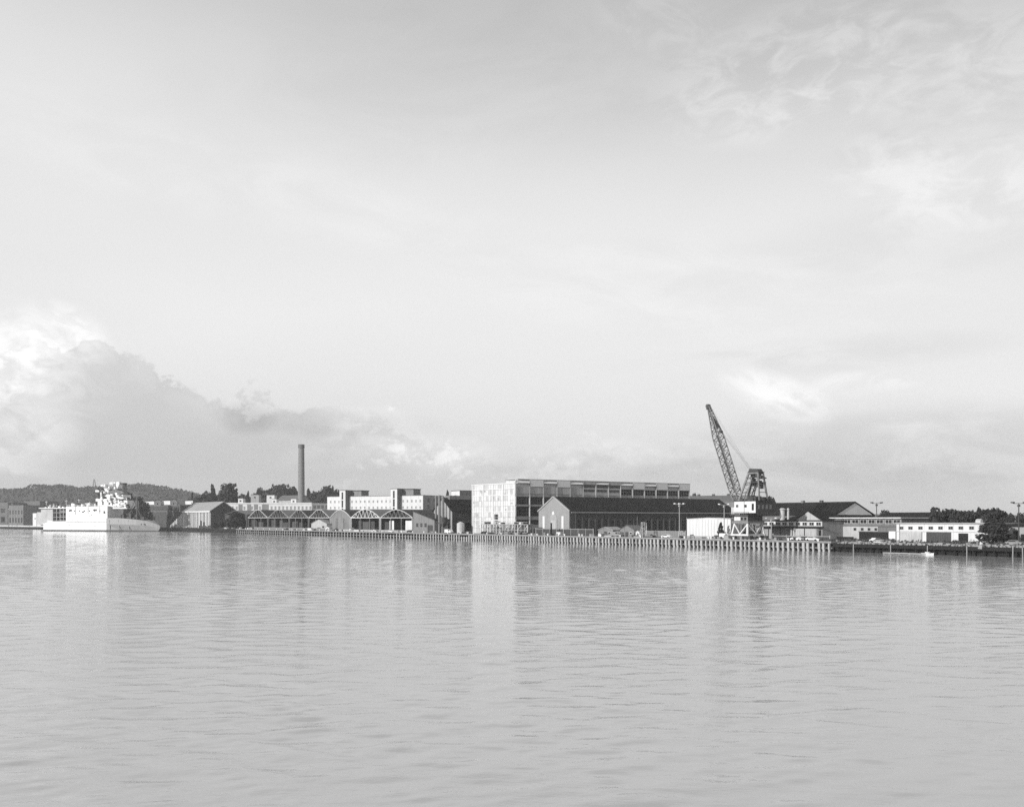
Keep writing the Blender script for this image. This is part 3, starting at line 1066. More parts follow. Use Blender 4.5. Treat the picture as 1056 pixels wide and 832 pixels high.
# ---- white barracks with two stair towers
def barracks():
    d, phi = 720, 119
    w = front_w(337.5, 436, d, phi)
    dep = side_w(436, 457, d, phi)
    t, h = simple_block('barracks', 'long white three storey block with two taller stair towers', 'building', 436, d, phi, w, dep, zz(510.9, d), white, roof_grey)
    part('end_wall_shade', MB().box(0.002, 0.3, 0, dep, 0, h), concrete, t)  # greyer slab over the white end: its shade is in the colour
    zs = [zz(y, d) - GZ for y in (524.2, 517.6)]
    px2u = lambda px: -front_w(px, 436, d, phi)
    towers = []
    for (a, b, ptop) in ((353.6, 359.6, 504.6), (406.2, 412.8, 503.9)):
        u0, u1 = px2u(a), px2u(b)
        ht = zz(ptop, d) - GZ
        tw = part('stair_tower', MB().box(u0, u1, -4.0, 6, 0, ht), white, t)
        part('cap', MB().box(u0 - .2, u1 + .2, -4.2, 6.2, ht + .002, ht + .5), roof_grey, tw)
        part('side_wall', MB().box(u1 + .002, u1 + .25, -3.95, 6, 0, ht), concrete_dark, tw)  # dark slab carries the shade on the tower's unlit side
        for k in range(3):
            window(tw, 'front', (u0 + u1) / 2, -4.0, ht - 6.5 - k * 6, 1.3, 5.2, steel_grey, glass, 1, 3)
        part('penthouse', MB().box(u1 + .4, u1 + 9.5, 3, 12, h + .5, ht - .2), sheet_grey, t)
        part('penthouse_roof', MB().box(u1 + .3, u1 + 9.9, 2.6, 12.4, ht - .198, ht + .3), roof_dark, t)
        towers.append((u0, u1))
    i = 0
    px = 341.0
    while px < 434:
        u = px2u(px)
        if all(not (a - 1.2 < u < b + 1.2) for a, b in towers):
            for z in zs + [zs[0] - 4.6]:
                window(t, 'front', u, 0, z, 1.2, 1.7, white, blind, 1, 2, fw=0.08)
        px += 4.4
        i += 1
    for k in range(3):
        for z in zs + [zs[0] - 4.6]:
            window(t, 'right', 0.3, dep * (0.25 + 0.3 * k), z, 2.4, 2.6, concrete, glass, 2, 2)
    return t


barracks()

# ---- low white building further left, with boxes behind
d, phi = 935, 98
w = front_w(225, 321.5, d, phi)
t, h = simple_block('low_white_building', 'long low white flat roofed building behind the row of truss sheds', 'building', 321.5, d, phi, w, 20, zz(518.6, d), white, concrete_white)
part('roof_edge', MB().box(-w, 0, -.55, -.21, h - .5, h + .3), white, t)
for px in range(236, 321, 4):
    if px in (250, 258): continue
    window(t, 'front', -front_w(px, 321.5, d, phi), 0, zz(525.2, d) - GZ, 1.6, 3.0, concrete_white, blind, 2, 2)
for px0, px1 in ((246, 250), (255, 259), (262, 266), (270, 277)):
    u0, u1 = -front_w(px0, 321.5, d, phi), -front_w(px1, 321.5, d, phi)
    part('loading_door', MB().box(u0, u1, -.2, -.04, 0, zz(519.8, d) - GZ), sheet_grey, t)
for (a, b, ytop, lab, m_) in ((245.6, 250.4, 514.0, 'small white rooftop hut left of two taller boxes', white), (258.6, 267, 510.3, 'pale square lift house with a light edge above the low white building', concrete),
                              (275.0, 283.0, 510.6, 'white flat lift house nearest the long gable behind the low building', concrete_white), (280.6, 285, 514.6, 'bright white vent box in front of the flat lift house', white),
                              (300, 305.4, 514.4, 'bright white box at the foot of the chimney', white)):
    dd = d + (14 if ytop > 513 else 40)
    ww = front_w(a, b, dd, phi)
    tt, hh = simple_block('lift_house', lab, 'rooftop hut', b, dd, phi, ww, 6, zz(ytop, dd), m_, roof_grey)
    window(tt, 'front', -ww / 2, 0, hh - 3.0, min(1.6, ww * .4), 1.5, concrete, glass, 1, 2)
t = gable_block('power_house', 'low grey gabled hall with white eaves at the foot of the chimney', 'building', 307, 1000, 118, front_w(284, 307, 1000, 118), 22, zz(516.8, 1000), zz(510.6, 1000), 'x', concrete, roof_grey)
part('white_eave', MB().box(-front_w(284, 307, 1000, 118) - .3, .3, -.75, -.52, zz(516.8, 1000) - GZ - .6, zz(516.8, 1000) - GZ + .3), white, t)
d, phi = 900, 112
w = front_w(322, 352, d, phi)
t, h = simple_block('grey_annex', 'plain grey flat roofed annex between low white building and barracks', 'building', 352, d, phi, w, 16, zz(519.3, d), concrete_dark, concrete)
for k in range(7):
    window(t, 'front', -w * (.08 + .14 * k), 0, zz(524, d) - GZ, 2.4, 2.6, steel_grey, glass, 2, 2)

# ---- brick chimney
d = 985
x, y = at_d(310.7, d)
t = thing('chimney', 'tall tapering brick factory chimney with a dark ringed top', 'chimney', (x, y, GZ))
zt = zz(458.6, d) - GZ
mb = MB()
mb.tube((0, 0, 0), (0, 0, zt), 3.55, 2.85, 28)
part('shaft', mb, brick_chim, t, smooth=False)
part('cap', MB().tube((0, 0, zt - 3.2), (0, 0, zt + .3), 3.15, 3.15, 28), concrete_dark, t)
for z in (zt - 9, zt - 18, zt - 27, zt - 38):
    part('band', MB().tube((0, 0, z), (0, 0, z + .5), 3.55 - .7 * z / zt + .12, 3.55 - .7 * z / zt + .12, 28), steel_grey, t)
part('plinth', MB().box(-4.5, 4.5, -4.5, 4.5, 0, 8), brick_mid, t)
part('ladder', MB().bar((-3.7, -.2, 8), (-3.0, -.2, zt), 0.35), steel_pale, t)


# ---- row of truss fronted sheds
def truss_shed(pxl, pxr, apex, kind, label, n):
    S = 14.0
    x0, d0 = at_s(pxl, S)
    x1, d1 = at_s(pxr, S)
    xm = (x0 + x1) / 2
    dm = (d0 + d1) / 2
    W = x1 - x0
    ze, zr = zz(533.8, dm) - GZ, zz(apex, dm) - GZ
    D = 70
    t = thing('truss_shed', label, 'shed', (x1, S, GZ), 0, 'row of truss fronted sheds')
    u0, u1, um = -W + .3, -.3, -W / 2
    if kind == 'tri':
        arc = [(u0, ze), (um - W * .10, zr), (um + W * .10, zr), (u1, ze)]
    else:
        arc = [(um + W / 2 * .985 * f, ze + (zr - ze) * (1 - abs(f) ** 1.7)) for f in (-1, -.75, -.5, -.27, 0, .27, .5, .75, 1)]
    arc = [(a, b) for a, b in arc]
    rf_ = arc + [(a, b - .35) for a, b in reversed(arc)]
    part('roof', MB().prism([(a, b + .06) for a, b in rf_], 'y', 1.2, D), roof_dark if n % 2 else roof_grey, t)
    solid = kind == 'solid'
    # truss in the open gable end
    if not solid:
        mb = MB()
        for (a, b), (c, e) in zip(arc, arc[1:]):
            mb.bar((a, .2, b), (c, .2, e), 0.36, 0.36)
        mb.bar((u0, .2, ze), (u1, .2, ze), 0.42, 0.4)
        part('truss', mb, white if n == 6 else steel_pale if n in (1, 4, 7) else concrete, t)
        mb = MB()
        nn = 8
        for k in range(nn):
            fa, fb = k / nn, (k + .5) / nn

            def up(f):
                x = u0 + (u1 - u0) * f
                for (a, b), (c, e) in zip(arc, arc[1:]):
                    if a <= x <= c + 1e-6:
                        return b + (e - b) * (x - a) / max(1e-6, c - a) - .3
                return ze
            xa_, xb_, xc_ = u0 + (u1 - u0) * fa, u0 + (u1 - u0) * fb, u0 + (u1 - u0) * (k + 1) / nn
            mb.bar((xa_, .2, ze), (xb_, .2, up(fb)), 0.32)
            mb.bar((xb_, .2, up(fb)), (xc_, .2, ze), 0.32)
        part('truss_web', mb, {6: white, 7: steel_grey}.get(n, steel_grey), t)
        part('gable_cladding_or_shade', MB().prism(arc, 'y', 3.0, 3.2), black if n != 6 else sheet_dark, t)  # near-black sheet stands in for the shadow inside the open shed
    else:
        part('gable_cladding_or_shade', MB().prism([(u0, 0), (u1, 0)] + [(a, b) for a, b in reversed(arc)], 'y', .5, .8), mat('weathered_sheet', .20, .7, .35, .15, .5, .8), t)
        mb = MB()
        for (a, b), (c, e) in zip(arc, arc[1:]):
            mb.bar((a, .3, b), (c, .3, e), 0.4, 0.4)
        part('verge', mb, steel_pale, t)
        part('door', MB().box(um - .6, um + 6.5, .30, .48, 0, ze * .62), sheet_grey, t)
    part('back_wall', MB().box(u0, u1, 34, 34.4, 0, ze - .1), black if n not in (2, 5) else sheet_dark, t)  # interior shadow coloured into the rear wall
    part('side_wall', MB().box(u1 - .3, u1 - .05, 1.0, D, 0, ze - .4), sheet_dark if n < 7 else sheet_grey, t)
    part('side_wall', MB().box(u0 + .05, u0 + .3, 1.0, D, 0, ze - .4), sheet_dark, t)
    for fx in (0.01, 0.33, 0.66, 0.985):
        part('post', MB().box(u0 + (u1 - u0) * fx - .25, u0 + (u1 - u0) * fx + .25, .1, .6, 0, ze - .3), steel_pale if (n > 4 and fx in (0.01, 0.985)) else steel_grey, t)
    rb = random.Random(n)
    # half closed sliding doors and stored goods walls behind the posts
    if not solid:
        for k in range(3):
            f = rb.uniform(0.05, 0.7)
            wdt = rb.uniform(0.12, 0.25)
            part('sliding_door', MB().box(u0 + (u1 - u0) * f, u0 + (u1 - u0) * (f + wdt), .9 + .25 * k, 1.0 + .25 * k, 0, ze * rb.uniform(.6, .9)),
                 [sheet_dark, sheet_dark, brick_dark][k] if n < 7 else [white, sheet_dark, sheet_grey][k], t)
    if n == 7:
        part('white_panel', MB().box(u1 - 8, u1 - .6, .05, .09, 0, ze * .8), white, t)
    return t


TR = [(255.5, 276, 525.8, 'tri', 'leftmost truss fronted shed, next to the dark round tree', 1),
      (276, 298, 525.8, 'tri', 'second truss shed from the left with a dull grey front', 2),
      (298, 318, 526.0, 'tri', 'third truss shed from the left, straight below the chimney', 3),
      (318, 340, 525.6, 'tri', 'fourth truss shed, left of the solid arched shed', 4),
      (340, 361.5, 525.4, 'solid', 'arched shed with a solid pale corrugated front between open truss sheds', 5),
      (361.5, 391.7, 525.0, 'arch', 'arched shed with a bright white lattice truss over a dark opening', 6),
      (391.7, 425.5, 525.2, 'arch', 'rightmost arched truss shed with dark web and a white panel', 7)]
for a in TR:
    truss_shed(*a)
# side building right of the last truss shed
S = 14.6
x0, _ = at_s(426.0, S); x1, d1 = at_s(448, S)
t = thing('lean_to_building', 'grey walled building with dark sloping roof right of the last truss shed', 'building', (x1, S, GZ))
W = x1 - x0
ze, zr = zz(536, d1) - GZ, zz(527, d1) - GZ
part('wall', MB().prism([(-W, 0), (0, 0), (0, ze), (-W, zr)], 'y', 0, 55), sheet_grey, t)
part('roof', MB().prism([(-W - .1, zr + .05), (.6, ze - .15), (.6, ze + .25), (-W - .1, zr + .45)], 'y', -.5, 55.5), roof_dark, t)
part('door', MB().box(-W * .3, -W * .08, -.2, -.02, 0, ze * .6), sheet_dark, t)
for k in range(3):
    window(t, 'front', -W * (.4 + .2 * k), 0, ze * .45, 2.2, 2.0, steel_grey, glass, 2, 2)
    window(t, 'right', 0, 10 + 14 * k, ze * .3, 3.0, 3.0, steel_grey, glass, 3, 2)


# ---- dull shed between slatted shed and truss row
xr_, dr_ = at_s(255.0, 15.0); xl_, _ = at_s(232.0, 15.0)
W = xr_ - xl_
t = thing('dull_shed', 'dull low shed with grey roof behind the dark round tree, left of the truss sheds', 'shed', (xr_, 15.0, GZ))
ze = zz(530.5, dr_) - GZ
part('wall', MB().box(-W, 0, 0, 40, 0, ze), sheet_dark, t)
part('roof', gable_roof(-W, 0, 0, 40, ze, zz(526.3, dr_) - GZ, 'y', .4, .3), roof_grey, t)
for k in range(5):
    part('door', MB().box(-W * (.16 + .18 * k), -W * (.08 + .18 * k), -.15, -.01, 0, ze * .6), sheet_grey if k % 2 else black, t)
# ---- slatted shed, far left of the wharf
S = 14.0
x0, dl = at_s(189, S); x1, dr = at_s(217, S)
yb, _ = y_on(243, x1)
W, D = x1 - x0, yb - S
ze, zr = zz(526.2, dr) - GZ, zz(517.6, dr + D * .3) - GZ
t = thing('slatted_shed', 'gabled shed with pale roof, sunlit slatted long wall and sloping left end', 'shed', (x1, S, GZ))
part('wall', gable_wall(-W, 0, .5, D, 0, ze, zr, 'x'), sheet_dark, t)
part('roof', gable_roof(-W, 0, .5, D, ze, zr, 'x', 1.2, .5), roof_pale, t)
part('fascia', MB().box(-W - 1, 1, -1.05, -.75, ze - 1.5, ze - .3), white, t)
mb = MB()
k = 0
xs = -W
rs = random.Random(8)
while xs < -1:
    wd = rs.uniform(1.4, 2.2)
    mb.box(xs, xs + wd, .1, .45, rs.uniform(0, .6) if xs < -W * .45 or rs.random() < .3 else rs.uniform(1, 7), ze - .3)
    xs += wd + rs.uniform(1.5, 2.6)
part('slat_wall', mb, white, t)
x2, _ = at_s(173, S)
LW = (x0 - x2)
part('lean_to', MB().prism([(-W - LW, 0), (-W - .05, 0), (-W - .05, ze - .5)], 'y', .6, D - 2), sheet_grey, t)
mb = MB()
xs = -W - LW + 3
while xs < -W - 1:
    f = (xs + W + LW) / LW
    wd = rs.uniform(1.4, 2.6)
    mb.box(xs, xs + wd, .2, .55, 0, max(.6, (ze - .5) * f - .1))
    xs += wd + rs.uniform(1.6, 3.4)
part('slat_wall', mb, white, t)
for k in range(3):
    part('door', MB().box(.02, .3, D * (.12 + .3 * k), D * (.12 + .3 * k) + 3.2, 0, 4.2), [black, sheet_grey, black][k], t)
# ---- grey block and houses behind it
d, phi = 960, 128
w = front_w(142, 186, d, phi)
t, h = simple_block('grey_factory_block', 'dull grey factory block with two dark openings behind the ship bow', 'building', 186, d, phi, w, 30, zz(521.5, d), mat('grey_factory_wall', 0.07, 0.9, 0.2, 0.1, 0.3), roof_grey)
part('cornice', MB().box(-w, 0, -.3, -.003, zz(527.5, d) - GZ, zz(526.6, d) - GZ), concrete_dark, t)
for px in (158.5, 174.5):
    window(t, 'front', -front_w(px, 186, d, phi), 0, zz(536, d) - GZ, 5.5, 3.4, concrete_dark, black, 2, 1, 'opening')
for (a, b, y0_, y1_, lab) in ((150, 158.8, 516.4, 520, 'leftmost bright white hut on the rise, behind the ship bow'),
                              (167, 175.4, 515.8, 520, 'second bright white hut on the rise, above the grey factory block'),
                              (191, 201, 515.9, 519.6, 'third bright white hut on the rise, above the slatted shed roof'),
                              (209, 218, 516.1, 519.9, 'rightmost bright white hut on the rise, below the two round trees')):
    dd = 1120
    ww = front_w(a, b, dd, 128)
    x, y = at_d(b, dd)
    zb = 14.0
    hh = gable_block('white_house', lab, 'house', b, dd, 128, ww, 9, zz(y0_ + .2, dd), zz(y0_ - 1.3, dd), 'x', white, roof_dark, GZ, .4)
    hh['group'] = 'white houses on the rise'
    window(hh, 'right', 0, 4.5, zz(y1_, dd) - GZ, 1.4, 1.6, concrete, glass, 1, 2)
    part('porch', MB().box(-ww * .98, -ww * .02, -1.2, -.02, zz(y1_, dd) - GZ - 3, zz(y1_, dd) - GZ - .4), roof_dark, hh)

#RIGHT
# ================================================================ right hand group
# ---- white warehouse on the quay beside the crane
S = 14.0
x0, d0 = at_s(708.5, S); x1, d1 = at_s(753.5, S)
W = x1 - x0
h0 = zz(535.3, (d0 + d1) / 2) - GZ
t = thing('white_warehouse', 'plain bright white windowless warehouse on the quay left of the crane', 'warehouse', (x1, S, GZ))
part('wall', MB().prism([(-W, 0), (0, 0), (0, h0), (-W / 2, h0 + .45), (-W, h0)], 'y', 0, 6), white, t)
part('roof', MB().prism([(-W - .2, h0 + .02), (-W / 2, h0 + .47), (.2, h0 + .02), (.2, h0 + .2), (-W / 2, h0 + .65), (-W - .2, h0 + .2)], 'y', -.2, 6.2), steel_pale, t)
part('plinth', MB().box(-W, 0, -.12, -.003, 0, .9), concrete, t)
mb = MB()
for i in range(1, 14):
    c = -W + W * i / 14
    mb.box(c - .04, c + .04, -.05, -.002, 1.0, h0 - .1)
part('panel_seam', mb, concrete, t)
part('door', MB().box(-W * .18, -W * .1, -.1, -.003, 0, 2.6), sheet_grey, t)


# ---- long building with gabled hall behind, right of the crane
def canteen():
    S = 28.0
    x0, d0 = at_s(786, S); x1, d1 = at_s(848, S)
    W = x1 - x0
    ze = zz(538, d1) - GZ
    t = thing('low_grey_building', 'low grey building with a strip of small windows, dark canopy and a pale gable', 'building', (x1, S, GZ))
    Zd = lambda py: zz(py, d1) - GZ
    part('wall', MB().box(-W, 0, 0, 22, 0, Zd(537.2)), concrete, t)
    part('window_band', MB().box(-W, -.2, -.06, -.003, Zd(542.2), Zd(537.9)), concrete_white, t)
    part('canopy', MB().box(-W - 1, .8, -2.4, -.07, Zd(544), Zd(542.9)), tar, t)
    n_ = 9
    for i in range(n_):
        window(t, 'front', -W * (i + .5) / n_, -.06, Zd(541.7), W / n_ * .62, Zd(538.6) - Zd(541.7), concrete_white, glass, 2, 1)
    part('roof', MB().box(-W - .4, .4, -.4, 22.4, Zd(537.2) + .003, Zd(537.2) + .35), roof_dark, t)
    # the cross gable that rises from the roof
    gx0 = at_s(820.5, S + 5)[0] - x1
    gx1 = at_s(846.5, S + 5)[0] - x1
    zb, za = zz(536.2, d1 + 5) - GZ, zz(527.3, d1 + 6) - GZ
    part('gable_wall', MB().prism([(gx0, Zd(537.2) + .36), (gx1, Zd(537.2) + .36), (gx1, zb), ((gx0 + gx1) / 2, za), (gx0, zb)], 'y', 5, 5.3), sheet_pale, t)
    part('cross_roof', gable_roof(gx0, gx1, 5.3, 17, zb, za, 'y', .5, .3), tar, t)
    part('side_roof', MB().prism([(5.4, zb), (22, za - 1.2), (22, zb)], 'x', -W, gx0 - .3), tar, t)
    for i in range(5):
        part('post', MB().bar((-W * (i + .1) / 5, -2.2, 0), (-W * (i + .1) / 5, -2.2, Zd(544.02)), 0.22), steel_dark, t)
    part('screen_wall', MB().box(-W * .45, -.2, -2.0, -1.8, 1.2, Zd(545)), sheet_pale, t)
    part('dark_base', MB().box(-W * .45, 0, -2.1, -1.6, .0, 1.19), timber_dark, t)
    return t


canteen()
for px, s_, lab in ((806.8, 34, 'pale upright roof vent left of the small gable'), (812.8, 36, 'thin pale roof vent nearest the small gable')):
    x, dd = at_s(px, s_)
    wv = .9 if px < 810 else .4
    v = thing('roof_vent', lab, 'vent', (x, s_, GZ), 0, 'pale roof vents')
    part('shaft', MB().tube((0, 0, 2), (0, 0, zz(525.5, dd) - GZ), wv, wv, 12), steel_pale, v)
    part('cowl', MB().tube((0, 0, zz(525.4, dd) - GZ), (0, 0, zz(523.8, dd) - GZ), wv * 1.5, wv * .6, 12), steel_pale, v)

# hall with large grey gable to the right and black roof
S = 62.0
xr, dr = at_s(862, S)
xl, dl = at_s(806, S)
yb, db = y_on(899.5, xr)
D = yb - S
W = xr - xl + 20
t = thing('black_roofed_hall', 'big hall with black roof and a broad pale triangular gable', 'building', (xr, S, GZ))
yc, dcn = y_on(881, xr)
ze, zr = zz(530.2, dr) - GZ, zz(518.2, dcn) - GZ
part('wall', MB().prism([(0, 0), (D, 0), (D, ze), (D / 2, zr), (0, ze)], 'x', -W, -.3), concrete_dark, t)
part('gable_wall', MB().prism([(.2, ze - .2), (D - .2, ze - .2), (D / 2, zr - .1)], 'x', -.29, 0.3), mat('pale_gable_board', 0.80, 0.7, 0.06, 0.2, 0.1), t)
part('roof', gable_roof(-W, -.4, 0, D, ze, zr, 'x', .9, .4), tar, t)
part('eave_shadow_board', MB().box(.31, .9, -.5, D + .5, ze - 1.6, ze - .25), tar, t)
for k in range(2):
    part('ridge_vent', MB().box(-W * (.35 + .2 * k), -W * (.35 + .2 * k) + 1.2, D / 2 - .6, D / 2 + .6, zr + .2, zr + 1.2), steel_grey, t)


# two storey office below it
def office():
    S = 40.0
    x0, d0 = at_s(849, S); x1, d1 = at_s(930, S)
    W = x1 - x0
    Zd = lambda py: zz(py, d1) - GZ
    P = lambda px: at_s(px, S)[0] - x1
    t = thing('office_building', 'two storey building with a dark strip of upper windows and an open garage', 'building', (x1, S, GZ))
    part('wall', MB().box(-W, 0, 0, 18, 0, Zd(534.4)), concrete_dark, t)
    part('lower_wall', MB().box(P(856), P(906), -.4, -.003, 0, Zd(543.0)), mat('worn_render', .42, .85, .25, .3, .35), t)
    part('roof', MB().box(-W - .4, .4, -1.2, 18.4, Zd(534.4) + .003, Zd(534.4) + .35), concrete_white, t)
    part('spandrel', MB().box(-W, 0, -.45, -.41, Zd(542.8), Zd(540.2)), concrete_dark, t)
    for px in (865.5, 874, 882, 890.5, 899, 907.5, 916.5, 925):
        window(t, 'front', P(px), 0, Zd(539.6), 2.5, Zd(535.8) - Zd(539.6), concrete_white, glass, 2, 1)
    for px in (859, 867, 882.5, 890, 897, 904):
        window(t, 'front', P(px), -.4, Zd(547.2), 1.0, Zd(544.6) - Zd(547.2), concrete, glass, 1, 1)
    part('garage_opening', MB().box(P(887), P(917), -.6, -.42, .1, Zd(548.6)), black, t)
    part('lintel', MB().box(P(886), P(918), -.75, -.61, Zd(548.6), Zd(548.0)), concrete_dark, t)
    part('white_door', MB().box(P(917.5), P(924.5), -.6, -.42, .1, Zd(547.8)), chrome_white, t)
    part('base_wall', MB().box(P(849), P(887), -4.0, -3.6, 0, Zd(554.0)), timber_dark, t)
    return t


office()
# long black roof running right behind the white building
S = 70.0
x0, d0 = at_s(896, S); x1, d1 = at_s(1000, S)
W = x1 - x0
t = thing('long_black_roofed_shed', 'very long shed with a low black roof behind the white building', 'shed', (x1, S, GZ))
part('wall', MB().box(-W, 0, 2, 24, 0, zz(535, d1) - GZ), concrete_dark, t)
part('roof', gable_roof(-W, 0, 2, 24, zz(535, d1) - GZ, zz(528.8, d1 + 8) - GZ, 'x', .8, .35), tar, t)
part('clerestory', MB().box(-W, 0, 1.2, 1.9, zz(537.4, d1) - GZ, zz(536.2, d1) - GZ), concrete, t)
part('ridge_vent', MB().box(-W * .35, -W * .35 + 1.0, 12.5, 13.5, zz(528.8, d1 + 8) - GZ + .2, zz(528.0, d1 + 8) - GZ + .3), steel_dark, t)


# white long building, right
def white_building():
    S = 24.0
    x0, d0 = at_s(924.5, S); x1, d1 = at_s(1029, S)
    W = x1 - x0
    Zc = lambda py, px: zz(py, at_s(px, S)[1]) - GZ
    P = lambda px: at_s(px, S)[0] - x1
    t = thing('white_long_building', 'long white building with nine small upper windows and a dark shutter', 'building', (x1, S, GZ))
    h = Zc(540.0, 975)
    zb = Zc(548.0, 975)
    part('wall', MB().box(-W, 0, 0, 14, 0, h), white, t)
    part('roof', MB().box(-W - .3, .3, -.5, 14.3, h + .003, h + .35), roof_pale, t)
    part('string_course', MB().box(-W, 0, -.2, -.003, zb - .12, zb + .12), steel_pale, t)
    for px in (929.5, 939, 949.3, 960, 970, 980.5, 991, 1002, 1013):
        window(t, 'front', P(px), 0, Zc(545.6, px), 1.35, .8, concrete, glass, 2, 1)
    part('lower_wall', MB().box(P(928), P(950), -.12, -.003, 0, zb - .3), mat('worn_render', .42, .85, .25, .3, .35), t)
    part('pier', MB().box(P(950.5), P(951.2), -.3, -.003, 0, zb - .2), concrete, t)
    part('shutter', MB().box(P(955.5), P(981.0), -.15, -.003, 0, zb - .2), sheet_dark, t)
    part('door_opening', MB().box(P(988.5), P(998.5), -.1, -.003, .2, Zc(549.8, 993)), black, t)
    part('downpipe', MB().tube((P(928), -.2, 0), (P(928), -.2, h), .07, .07, 8), steel_grey, t)
    rb = random.Random(2)
    mb = MB()
    for i in range(9):
        c = P(rb.uniform(1000, 1014)); z = rb.uniform(.8, 2.4)
        mb.box(c, c + rb.uniform(.3, .9), -.02, -.001, z, z + rb.uniform(.2, .6))
    part('bare_patch', mb, concrete, t)
    vx = P(1001)
    part('rooftop_vent', MB().box(vx - .8, vx + .8, 4, 5.4, h + .36, h + 1.1).prism([(4, h + 1.12), (5.4, h + 1.12), (4.7, h + 1.5)], 'x', vx - .8, vx + .8), steel_pale, t)
    return t


white_building()
# grey house on the right edge
S = 26.0
x0, d0 = at_s(1029.8, S); x1 = x0 + 30
Zd = lambda py: zz(py, d0 - 8) - GZ
t = thing('grey_house', 'grey building with dark doorways at the right edge behind a lamp post', 'building', (x1, S, GZ))
P = lambda px: at_s(px, S)[0] - x1
part('wall', MB().box(-30, 0, 0, 12, 0, Zd(542.6)), concrete, t)
part('roof', MB().prism([(-1, Zd(542.6) + .01), (13, Zd(540.5) + .2), (13, Zd(540.5) + .5), (-1, Zd(542.6) + .3)], 'x', -30.6, .6), tar, t)
for px, w_, y0_, y1_ in ((1041, 1.8, 559, 551), (1048, 1.6, 557, 547.5), (1055.5, 1.4, 557, 551)):
    window(t, 'front', P(px), 0, Zd(y0_), w_, Zd(y1_) - Zd(y0_), concrete_dark, black, 1, 1, 'doorway')

